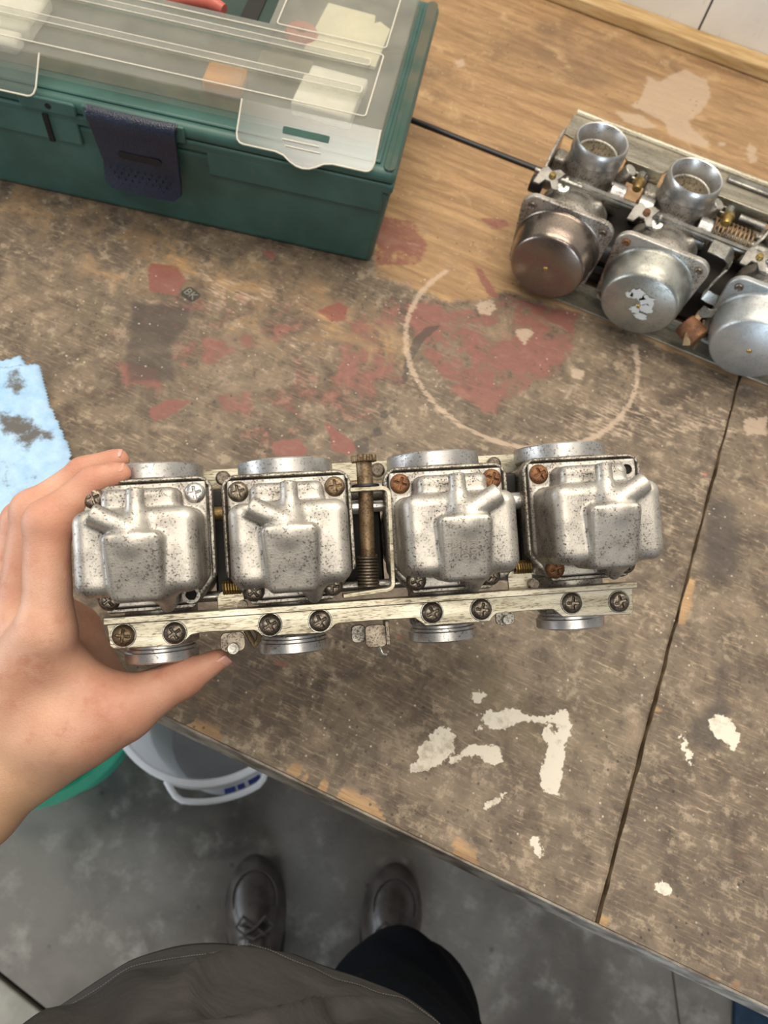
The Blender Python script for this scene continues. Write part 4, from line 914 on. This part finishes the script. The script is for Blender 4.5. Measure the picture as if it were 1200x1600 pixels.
# hem stitching: short pale thread dashes
q = MB()
for k in range(260):
    a0_ = math.radians(28 + k * .48); a1_ = a0_ + math.radians(.3)
    for dz in (.024,):
        P0 = []; 
        for aa in (a0_, (a0_ + a1_) / 2, a1_):
            x_, y_, z_ = shirt_pt(dz / .52, aa); cx_, cy_ = -.055, -.2; n2 = nrm([x_ - cx_, y_ - cy_]); P0.append((x_ + n2[0] * .0008, y_ + n2[1] * .0008, z_ + .0006))
        q.tube(P0, .00035, 4)
o = q.build('hem_stitching', plain('pale_thread', '#6f6a66', .8), shirt); o['kind'] = 'stuff'
# trousers
def trouser_sdf(x, y, z):
    L = smin(s_cap(x, y, z, (-.115, -.215, .90), (-.105, -.135, .52), .100, .072), s_cap(x, y, z, (-.105, -.135, .52), (-.085, -.185, .10), .072, .070), .04)
    Rr = smin(s_cap(x, y, z, (.060, -.215, .90), (.118, -.128, .52), .105, .078), s_cap(x, y, z, (.118, -.128, .52), (.150, -.195, .10), .078, .072), .04)
    d = smin(L, Rr, .03); d = smin(d, s_ell(x, y, z, (-.035, -.225, .93), (.165, .125, .13)), .05)
    d = np.maximum(d, .055 - z)
    return d + .003 * np.sin(z * 60 + 5 * np.sin(x * 25) + y * 30) + .0025 * np.sin(z * 33 - x * 50)
tm = sdf_mesh('trousers', trouser_sdf, (-.25, -.42, .03), (.30, -.0, 1.08), .009)
link('trousers', tm, M_PANTS, person, True, 180)
# shoes
M_SHOE = plain('worn_grey_leather', '#5d544f', .36, c2='#3a3430', scale=30, bump=.3); M_SOLE = plain('black_sole', '#1a1817', .6); M_LACE = plain('dark_lace', '#5c5552', .7)
def shoe_sdf(x, y, z):    # mm, toe towards +y, heel at y=-255, ground z=0
    wd = 47 + 7 * np.exp(-((y + 75) / 60) ** 2) - 10 * np.exp(-((y + 175) / 60) ** 2)
    d = s_ell(x, y, z, (0, -75, 18), (52, 84, 44)); d = smin(d, s_ell(x, y, z, (0, -215, 28), (37, 50, 48)), 20)
    d = smin(d, s_cap(x, y, z, (0, -95, 32), (0, -190, 52), 36, 33), 22)
    d = np.maximum(d, 12 - z)
    op = s_cap(x, y, z, (0, -150, 95), (0, -205, 100), 24, 30); d = smax(d, -op, 4)
    # vamp seam grooves
    g = np.abs(np.hypot(x / 34, (y + 62) / 46) - 1) * 36; d = d + .9 * np.exp(-(g / 1.6) ** 2) * (z > 30)
    return d
shoe_me = sdf_mesh('upper', shoe_sdf, (-62, -275, 5), (62, 20, 105), 3.0, .001)
shoe_me.materials.append(M_SHOE); shoe_me.polygons.foreach_set('use_smooth', [True] * len(shoe_me.polygons))
for (sx, sy, rz_) in ((-.057, .060, math.radians(2)), (.190, .034, math.radians(-10))):
    s = bpy.data.objects.new('shoe', None); COL.objects.link(s); s.parent = person; s.location = (sx, sy, .0); s.rotation_euler = (0, 0, rz_)
    o = bpy.data.objects.new('upper', shoe_me); COL.objects.link(o); o.parent = s
    out = []
    for k in range(60):
        a = 2 * math.pi * k / 60; yy_ = -128 + 134 * math.sin(a); wdt = 50 + 8 * math.sin(a) - 6 * math.exp(-((yy_ + 170) / 50) ** 2); out.append((abs(math.cos(a)) ** .8 * (1 if math.cos(a) > 0 else -1) * wdt * .001, yy_ * .001))
    q = MB(); q.prism(out, 0.0005, .016); q.build('sole', M_SOLE, s, bevel=.003)
    wl = [(.0365 * math.cos(t_a), -.060 + .043 * math.sin(t_a)) for t_a in [math.radians(-20 + 220 * k / 24) for k in range(25)]]
    q = MB(); q.tube([(a_, b_, .0185 + .0445 * math.sqrt(max(.02, 1 - (a_ / .052) ** 2 - ((b_ + .075) / .084) ** 2)) + .001) for a_, b_ in wl], .0016, 6); q.build('toe_seam', M_LACE, s)
    q = MB(); q.box((-.016, -.155, .058), (.016, -.100, .076)); tg = q.build('tongue', M_SHOE, s, bevel=.006)
    for k in range(3):
        yb = -.098 - .018 * k; zb = .074 + .008 * k; q = MB(); q.tube([(-.024, yb, zb - .006), (-.012, yb + .002, zb + .003), (0, yb - .003, zb + .006), (.012, yb + .002, zb + .003), (.024, yb, zb - .006)], .0028, 8); q.build('lace', M_LACE, s)
    q = MB(); q.tube([(0, -.100, .083), (-.018, -.085, .085), (-.030, -.100, .078), (-.016, -.112, .086), (0, -.104, .087), (.018, -.088, .085), (.030, -.102, .078), (.015, -.113, .086), (0, -.100, .084)], .0025, 8); q.build('lace_bow', M_LACE, s)

# ------------------------------------------------------------------ floor things
M_TUB = plain('white_plastic', '#fafcff', .35, var=.02); M_TEAL = plain('green_basin_plastic', '#2f9070', .4, var=.08); M_TEAL2 = plain('green_inner', '#1f6a52', .45)
M_TUB.node_tree.nodes['Principled BSDF'].inputs['Subsurface Weight'].default_value = .6; M_TUB.node_tree.nodes['Principled BSDF'].inputs['Subsurface Radius'].default_value = (.05, .05, .055); M_TUB.node_tree.nodes['Principled BSDF'].inputs['Subsurface Scale'].default_value = 1
tub = empty('bucket', (-.2226, .1944, 0), 0, 'white plastic bucket with a lug handle on the floor under the bench', 'bucket')
q = MB(); q.lathe([(0, .001), (.100, .001), (.104, .006), (.131, .392), (.1378, .396), (.1378, .402), (.130, .403), (.127, .396), (.101, .010), (0, .008)], seg=72); q.build('tub_wall', M_TUB, tub, ang=50)
# handle lug opposite the bench, towards the person's feet
ha = math.atan2(*(onz(345, 1243, .395)[:2] - np.array([-.2226, .1944]))[::-1])
ha2 = [ha + math.radians(t) for t in np.linspace(-30, 30, 17)]
P_ = [(math.cos(t) * (.1365 + .019 * min(1, (1 - abs(k - 8) / 8) * 3.2)), math.sin(t) * (.1365 + .019 * min(1, (1 - abs(k - 8) / 8) * 3.2)), .396) for k, t in enumerate(ha2)]
q = MB(); q.tube(P_, .0042, 10); q.build('handle', M_TUB, tub)
q = MB(); q.strip([(math.cos(ha + math.radians(t)) * .1375, math.sin(ha + math.radians(t)) * .1375, .386) for t in np.linspace(-27, 27, 15)], .010, .0016, (0, 0, 1)); q.build('label_band', M_TUB, tub)
M_INK = plain('blue_print', '#22357f', .5)
for k, (t0, t1) in enumerate(((2, 8), (9, 13), (15, 22))):
    q = MB(); q.strip([(math.cos(ha + math.radians(t)) * (.1372 + .009), math.sin(ha + math.radians(t)) * (.1372 + .009), .3935) for t in np.linspace(t0, t1, 5)], .0006, .007, (0, 0, 1)); q.build('print_mark', M_INK, tub)
basin = empty('basin', (-.4984, .09, 0), 0, 'green plastic basin on the floor, partly behind the wrist', 'basin')
q = MB(); q.lathe([(0, .001), (.125, .001), (.150, .180), (.155, .188), (.166, .192), (.166, .200), (.152, .201), (.144, .190), (.121, .010), (0, .008)], seg=72); q.build('basin_wall', M_TEAL, basin, ang=50)
p = onz(1175, 1585, .0)
q = MB(); q.prism([(.771, .2), (1.2, .35), (1.25, -.25), (.84, -.20), (.785, .12)], .001, .012)
tag(q.build('floor_mat', plain('dark_blue_mat', '#15273c', .8, c2='#1d3a50', scale=30, bump=.6), None, smooth=False), 'dark blue mat on the floor at the lower right, beyond the bench edge', 'mat')

# ------------------------------------------------------------------ blue paper towel
def towel(name, poly_px, zbase, label, parent=None, seed=0, amp=.006):
    P = np.array([onz(a, b, zbase)[:2] for a, b in poly_px]); lo = P.min(0) - .004; hi = P.max(0) + .004; h = .0022
    xs_ = np.arange(lo[0], hi[0], h); ys = np.arange(lo[1], hi[1], h); X, Y = np.meshgrid(xs_, ys, indexing='ij'); sd = poly_sd(X, Y, P) + .0012 * (fbm(X * 300, Y * 300, seed) - .5) * 2
    keep = sd < 0; c = (P[:, 0].mean(), P[:, 1].mean())
    # crumple: creased ridges
    n1 = np.abs(fbm(X * 16 + Y * 5, Y * 13, seed) - .47); n2 = np.abs(fbm(X * 34, Y * 30 + X * 12, seed + 3) - .47)
    Zt = zbase + amp * (1.0 - 5 * n1).clip(-.4, 1) * .6 + amp * .30 * (1 - 6 * n2).clip(-.5, 1) + .0008 * (fbm(X * 220, Y * 220, seed + 5) - .5)
    Zt = np.maximum(Zt - np.clip(.006 + sd, 0, .006) * .5, ZB + .0022)
    d1 = np.zeros(X.shape)
    for pts, s_, soft in TSTAIN: d1 = np.maximum(d1, s_ * np.clip(.5 - poly_sd(X, Y, np.array([onz(a, b, zbase)[:2] for a, b in pts])) / (2 * soft), 0, 1))
    idx = -np.ones(X.shape, int); idx[keep] = np.arange(keep.sum()); V = np.stack([X[keep], Y[keep], Zt[keep]], -1)
    q = np.stack([idx[:-1, :-1], idx[1:, :-1], idx[1:, 1:], idx[:-1, 1:]], -1).reshape(-1, 4); q = q[(q >= 0).all(1)]
    me = bpy.data.meshes.new(name); me.from_pydata(V.tolist(), [], q.tolist()); me.update(); a = me.attributes.new('dirt', 'FLOAT', 'POINT'); a.data.foreach_set('value', d1[keep].astype(np.float32))
    o = link(name, me, M_TOWEL, parent, True, 180); m = o.modifiers.new('t', 'SOLIDIFY'); m.thickness = .0012; m.offset = -1; return o
TSTAIN = [([(10, 590), (35, 578), (45, 610), (30, 622), (12, 610)], .65, .004), ([(0, 650), (30, 655), (60, 665), (90, 690), (60, 690), (45, 710), (20, 690), (0, 680)], .95, .006), ([(0, 710), (25, 730), (20, 770), (0, 760)], .6, .006), ([(45, 740), (75, 750), (60, 775), (40, 765)], .45, .008), ([(0, 800), (30, 810), (20, 860), (0, 860)], .4, .01), ([(40, 655), (62, 650), (58, 675), (40, 670)], .6, .003)]
t = NT('blue_paper'); co = t.coord(); a = t.noise(co, 60, 5, .7); b = t.noise(co, 260, 4, .7); col = t.mix(t.ramp(a, .3, .7), lin('#b5d4ef'), lin('#9dc2e4'))
df = t.math('ADD', t.attr('dirt'), t.math('MULTIPLY', t.math('SUBTRACT', a, .5), 1.6)); df = t.math('ADD', df, t.math('MULTIPLY', t.math('SUBTRACT', b, .5), .9))
col = t.mix(t.ramp(df, .3, .85, 0, .92), col, t.mix(a, lin('#4a443c'), lin('#6f6250'))); t.bump(b, .4, .0005); M_TOWEL = t.out(col, .85, 0, .2)
tw = towel('paper_towel', [(-160, 580), (0, 574), (40, 571), (66, 568), (71, 600), (84, 640), (97, 668), (108, 690), (113, 712), (100, 800), (60, 1000), (-60, 1020), (-200, 900)], ZB + .016, '')
tag(tw, 'crumpled light blue paper towel with black grease stains at the left bench edge', 'paper towel')
# folded corner below it and the side walls that carry the folded towel
tw2 = towel('folded_corner', [(-160, 545), (0, 560), (32, 552), (47, 570), (40, 640), (-100, 700)], ZB + .0085, '', None, 7, .002); tw2.parent = tw
low = towel('under_layer', [(-160, 590), (0, 590), (58, 578), (70, 610), (82, 645), (98, 675), (108, 700), (104, 800), (60, 1000), (-60, 1000), (-200, 900)], ZB + .0045, '', None, 11, .003); low.parent = tw

# ------------------------------------------------------------------ second carburetor bank standing on the bench
b2 = empty('carburetor_bank', (0, 0, ZB), 0, 'four carburetors in a row standing on the bench, round caps forward, throats open upward', 'carburetors')
def Q(px, py, h): p = onz(px, py, ZB + h); return np.array([p[0], p[1], h])      # local: bench plane is z=0
BX = [-.0165, .0735, .179, .269]; YF = .553; YA = .661; ZC = .050
CAPM = [metal('chromed_cap', '#8e8178', '#857a70', '#5a4c44', .22, .5, .6, .92, .58), metal('dull_cap', '#b4b4ac', '#9c9d96', '#5a564e', .34, .6, .8, .9, .56), metal('pale_cap', '#bfc2c2', '#a9adad', '#6d6a63', .40, .6, .8, .85, .57), M_CAP]
M_ZINC2 = metal('aged_zinc', '#b3ac9c', '#968f80', '#4a4238', .4, .7, 1, .85, .56, (.35, 2, 1), .1)
M_SLIDE = plain('slide_face', '#e6dcc0', .4, .3)
M_ZINC = metal('dull_zinc', '#8f8d88', '#78756f', '#4a4238', .45, .7, 1, .8, .55)
M_OLD = metal('oily_casting', '#c9c4bb', '#a19a90', '#2a211b', .40, .85, .7, .82, .56, None, .2)
def b2body(x, y, z):  # mm, origin under the throat axis, y back, z up
    d = s_cyl(x, y, z, (0, 0, 3), (0, 0, 92), 23, 1.5)
    d = smin(d, s_box(x, y, z, (-27, -62, 16), (27, 4, 62), 9), 8)
    d = smin(d, s_box(x, y, z, (-37, -74, 12), (37, -58, 86), 8), 5); d = smin(d, s_box(x, y, z, (-31, -66, 10), (31, -20, 70), 10), 8)
    d = smin(d, s_cap(x, y, z, (0, -20, 62), (0, -58, 64), 20, 25), 10)
    d = smin(d, s_cap(x, y, z, (-16, -46, 82), (-16, -40, 62), 6, 10), 5)
    d = smin(d, s_cyl(x, y, z, (-38, -4, 60), (38, -4, 60), 10.5, 1), 3)
    d = smin(d, s_box(x, y, z, (-30, -8, 10), (30, 28, 55), 8), 6)
    d = smin(d, s_cyl(x, y, z, (0, 0, 84), (0, 0, 100), 24.3, 1), 3)
    d = smin(d, s_cap(x, y, z, (20, -40, 78), (24, -30, 60), 5, 8), 5)
    d = smin(d, s_box(x, y, z, (-37, -6, 66), (-24, 12, 84), 3), 4); d = smin(d, s_box(x, y, z, (24, -6, 66), (36, 14, 80), 3), 4)
    d = np.maximum(d, -s_cyl(x, y, z, (0, 0, -5), (0, 0, 130), 17.5, 0))
    return d
b2me = sdf_mesh('carburetor_body', b2body, (-42, -78, 0), (42, 32, 104), 1.6, .001)
b2me.materials.append(M_OLD); b2me.polygons.foreach_set('use_smooth', [True] * len(b2me.polygons)); b2me.set_sharp_from_angle(angle=math.radians(55))
for i, cx in enumerate(BX):
    o = bpy.data.objects.new('carburetor_body', b2me); COL.objects.link(o); o.parent = b2; o.location = (cx, YA, 0)
    q = MB(); q.lathe([(.0228, .096), (.0243, .0975), (.0252, .100), (.0252, .1095), (.0247, .1125), (.0238, .1140), (.0228, .1135), (.0205, .108), (.0182, .095), (.0175, .080), (.0175, .05), (.0178, .02), (.0200, .02), (.0205, .06), (.0215, .096)], (cx, YA, 0), (0, 0, 1), 64, closed=True); q.build('intake_throat', M_RIM, b2)
    q = MB(); q.cyl((cx, YA, .076), (cx, YA, .078), .0178); q.build('throttle_valve', M_SLIDE, b2)
    q = MB(); q.cyl((cx, YF + .035, ZC), (cx, YF + .030, ZC), .0385, .0385, 48)
    # flange with four ears
    fl = [(x_ * (.90 if y_ < 0 else 1), y_ * (.93 if y_ < 0 else 1)) for x_, y_ in rrect(-.0435, -.0435, .0435, .0435, .013)]
    q = MB(); q.prism(fl, 0, .0055, lambda x, y, z: (cx + x, YF + .037 - z, ZC + y)); fo = q.build('cap_flange', M_OLD if i != 2 else CAPM[2], b2, bevel=.0008)
    q = MB(); q.lathe([(.0405, 0), (.0405, .0012), (.0388, .002), (.0380, .004), (.0374, .018), (.0362, .022), (.0352, .0265), (.0342, .0300), (.0322, .0315), (0, .0322)], (cx, YF + .0325, ZC), (0, -1, 0), 72); co_ = q.build('vacuum_cap', CAPM[i], b2, ang=60)
    q = MB(); q.lathe([(0, .0012), (.0016, .001), (.0024, 0)], (cx, YF + .0003, ZC), (0, -1, 0), 20); q.build('cap_dimple', M_BRASS, co_)
    for k in range(4):
        a = math.pi / 4 + k * math.pi / 2; 
        q = MB(); q.lathe([(0, .0022), (.0016, .0022), (.0016, .0016), (.0030, .0026), (.0038, .0016), (.0038, 0)], (cx + .0480 * math.cos(a) * (.90 if math.sin(a) < 0 else 1), YF + .0315, ZC + .0480 * math.sin(a) * (.93 if math.sin(a) < 0 else 1)), (0, -1, 0), 16); q.build('flange_screw', M_RUST if (i, k) in ((1, 1), (0, 3), (1, 2)) else M_SCREW, fo)
    # fuel tower screw boss
    q = MB(); q.lathe([(.0075, 0), (.0075, .007), (.0060, .009), (.0020, .009), (.0016, .008), (0, .008)], (cx - .016, YA - .044, .082), (0, -.35, 1), 24); q.build('plug_screw', M_RIM, b2)
    # lever clamp on the choke bar
    lx = cx - .030
    cr = [(-.012, -.010), (-.006, -.010), (-.003, -.004), (.002, -.004), (.006, -.010), (.012, -.009), (.008, .000), (.012, .008), (.006, .010), (0, .006), (-.006, .009), (-.010, .004)]
    q = MB(); q.prism(cr, 0, .0016, lambda x, y, z: (lx + x, YA - .049 + y, .0945 + z + y * .3)); lv = q.build('choke_fork', M_ZINC, b2, bevel=.0003)
    q = MB(); q.lathe([(0, .004), (.0028, .0035), (.0035, 0)], (lx + .002, YA - .048, .096), (0, 0, 1), 16); q.build('fork_screw', M_RUST if i == 1 else M_BRASS, lv)
    q = MB(); q.lathe([(.0052, 0), (.0052, .0022), (.003, .0022), (.003, 0)], (lx + .014, YA - .043, .0925), (1, 0, 0), 24, closed=True); q.build('retaining_clip', M_STEEL, lv)
# choke bar
q = MB(); q.tube([(BX[0] - .045, YA - .043, .0925), (BX[3] + .03, YA - .043, .0925)], .0028, 12); q.build('choke_bar', M_STEEL, b2)
q = MB(); q.box((BX[0] + .0, YA - .0452, .0945), (BX[3] + .03, YA - .0408, .0962)); q.build('choke_bar_flat', M_STEEL, b2)
# rear top rail: horizontal plate with arches around the throats and a folded front face
xs_ = [BX[0] - .032]; back = YA + .052; frontY = YA + .0275
pf = [(BX[0] - .036, back - .004), (BX[0] - .036, frontY)]
for cx in BX:
    for k in range(13):
        t = math.radians(200 - 220 * k / 12) if False else math.radians(158 - 136 * k / 12); pf.append((cx + .0285 * math.cos(t), YA + .0285 * math.sin(t) + .003))
    if cx != BX[-1]: pass
pf += [(BX[3] + .05, frontY), (BX[3] + .05, back)]
pf[1] = (BX[0] - .036, YA + .016)
q = MB(); q.prism(pf, .0935, .0955); rr = q.build('bracket_rail', M_ZINC2, b2, bevel=.0004)
for a, b_ in zip(BX, BX[1:] + [BX[3] + .09]):
    q = MB(); q.box((a + .027, YA + .0125, .074), (b_ - .027, YA + .0148, .0955)); q.build('rail_face', M_RAIL, rr, bevel=.0005)
q = MB(); q.tube([(BX[0] - .034, back - .001, .0955), (BX[3] + .05, back - .001, .0955)], .0032, 10); q.build('rail_lip', M_RAIL, rr)
q = MB(); q.box((BX[1] + .03, back - .018, .0957), (BX[3] + .05, back - .009, .099)); q.build('rail_lip', M_STEEL, rr, bevel=.0015)
# front foot rail resting on the bench
q = MB(); q.box((BX[0] + .02, YF + .020, .0005), (BX[3] + .04, YF + .040, .0025)); fr = q.build('foot_rail', M_ZINC2, b2, bevel=.0003)
q = MB(); q.box((BX[0] + .02, YF + .040, .0005), (BX[3] + .04, YF + .0425, .014)); q.build('rail_lip', M_ZINC2, fr, bevel=.0003)
# spacer barrels, adjusters and springs between the carburetors
for a, b_ in zip(BX, BX[1:]):
    mid = (a + b_) / 2 - (.012 if a == BX[1] else 0)
    q = MB(); q.cyl((mid - .020, YA - .016, .078), (mid - .006, YA - .016, .078), .0105); q.build('spacer_barrel', M_RIM, b2, bevel=.0006)
    if a != BX[1]:
        q = MB(); q.cyl((mid + .008, YA - .016, .076), (mid + .022, YA - .016, .076), .0105); q.build('spacer_barrel', M_RIM, b2, bevel=.0006)
    q = MB(); q.tube([(mid - .006, YA + .010, .088), (mid - .006, YA - .004, .092), (mid + .006, YA - .004, .092), (mid + .006, YA + .010, .088), (mid - .006, YA + .010, .088)], .0013, 6); q.build('wire_clip', M_STEEL, b2)
    pts = [(mid + .001 + .0034 * math.cos(k * .8), YA + .004 - k * .00026, .093 + .0034 * math.sin(k * .8)) for k in range(46)]
    q = MB(); q.tube(pts, .0008, 6); q.build('adjuster_spring', M_STEEL, b2)
    q = MB(); q.lathe([(0, .012), (.0030, .012), (.0042, .010), (.0042, .001), (.006, 0), (0, 0)], (mid + .001, YA - .008, .093), (0, -1, .1), 20); q.build('adjuster_screw', M_BRASS, b2)
    q = MB(); q.cyl((mid - .016, YA + .004, .080), (mid - .010, YA + .004, .094), .006); q.build('drain_nut', M_OLD, b2, bevel=.0008)
# large throttle return spring and its lever between the second and third
sx = BX[1] + .033
pts = [(sx + k * .00042, YA - .014 + .0135 * math.cos(k * .42), .078 + .0135 * math.sin(k * .42)) for k in range(150)][:165]
pts = [(sx + k * .00026, YA - .016 + .0125 * math.cos(k * .42), .079 + .0125 * math.sin(k * .42)) for k in range(152)]
q = MB(); q.tube(pts, .00125, 7); q.build('return_spring', M_BRONZE, b2)
q = MB(); q.cyl((sx - .004, YA - .016, .079), (sx + .055, YA - .016, .079), .006); q.build('throttle_shaft', M_STEEL, b2)
q = MB(); q.strip([(sx + .046, YA + .010, .090), (sx + .050, YA + .002, .096), (sx + .0475, YA - .010, .099), (sx + .042, YA - .024, .096), (sx + .036, YA - .034, .088), (sx + .034, YA - .038, .078)], .0016, .0032, (1, .25, 0)); q.build('throttle_arm', M_STEEL, b2, bevel=.0004)
q = MB(); q.cyl((sx + .020, YA + .004, .088), (sx + .044, YA + .004, .088), .0036); q.build('linkage_pin', M_STEEL, b2)
# folded cable bracket curling down beside the second cap
q = MB(); q.strip([Q(1110, 384, .097), Q(1124, 390, .0975), Q(1136, 396, .097), Q(1141, 402, .093), Q(1141, 412, .084)], .0075, .0018, (.1, 1, .15)); q.build('cable_bracket', M_STEEL, b2, bevel=.0005)
path = [Q(1138, 414, .083), Q(1130, 428, .078), Q(1116, 440, .072), Q(1106, 450, .066), Q(1101, 460, .062), Q(1110, 466, .060), Q(1120, 470, .058), Q(1125, 480, .054), Q(1118, 489, .050), Q(1104, 490, .047), Q(1094, 484, .046)]
q = MB(); q.strip(path, .0048, .0022, (.25, .5, .8)); q.build('cable_bracket', M_STEEL, b2, bevel=.0005)
q = MB(); q.strip([Q(1098, 484, .046), Q(1088, 500, .040), Q(1076, 520, .035), Q(1072, 540, .028)], .0035, .0018, (1, .3, .2)); q.build('cable_bracket', M_BRONZE, b2, bevel=.0004)
# added filler blocks, their dark colour standing for deep shade between the castings
M_SHADE = plain('gap_shade_brown', '#2c2622', .7, .3)
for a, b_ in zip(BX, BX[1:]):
    q = MB(); q.box((a + .026, YA - .060, .012), (b_ - .026, YA + .022, .052)); q.build('linkage_or_shade_block', M_SHADE, b2, bevel=.004)
# rusty spring drum and black rubber hose in the gaps
q = MB(); q.cyl(Q(1070, 505, .032), Q(1092, 530, .030), .011); q.build('spring_drum', M_RUST, b2, bevel=.001)
q = MB(); q.tube([Q(1100, 500, .04), Q(1098, 515, .036), Q(1090, 535, .02), Q(1084, 545, .012)], .0016, 8); q.build('wire_hook', M_BRONZE, b2)
q = MB(); q.cyl((BX[0] + .036, YF + .042, .056), (BX[1] - .034, YF + .042, .056), .0085); q.build('rubber_hose', M_BLACK, b2, bevel=.001)
q = MB(); q.cyl((BX[0] + .036, YF + .05, .030), (BX[1] - .034, YF + .05, .030), .006); q.build('rubber_hose', M_BLACK, b2, bevel=.001)
q = MB(); q.cyl((BX[0] - .034, YF + .07, .075), (BX[0] - .046, YF + .07, .075), .008); q.build('rubber_hose', M_BLACK, b2, bevel=.001)
# side bracket at the left end
q = MB(); q.prism([(YA - .045, .040), (YA + .040, .040), (YA + .036, .088), (YA + .010, .094), (YA - .02, .094), (YA - .045, .075)], BX[0] - .0395, BX[0] - .037, lambda x, y, z: (z, x, y)); q.build('end_plate', M_OLD, b2, bevel=.0006)

# white corrosion bloom on the second cap's face
M_BLOOM = plain('corrosion_bloom', '#c6c6c1', .7, var=.06)
rn = random.Random(8)
for (ox, oz, rr_, sq) in ((-.006, .013, .0075, .8), (.004, .010, .008, .7), (.008, .002, .0055, 1.1), (-.001, -.004, .0045, .8), (.006, -.009, .0055, .7), (-.012, .009, .0035, 1)):
    pf = [(ox + rr_ * (1 + rn.uniform(-.35, .3)) * math.cos(2 * math.pi * k / 22), oz + sq * rr_ * (1 + rn.uniform(-.35, .3)) * math.sin(2 * math.pi * k / 22)) for k in range(22)]
    q = MB(); q.prism(pf, .00035, .0007, lambda x, y, z: (BX[1] + x, YF + .0007 - z - .0006, ZC + y)); q.build('corrosion_patch', M_BLOOM, b2, smooth=False)
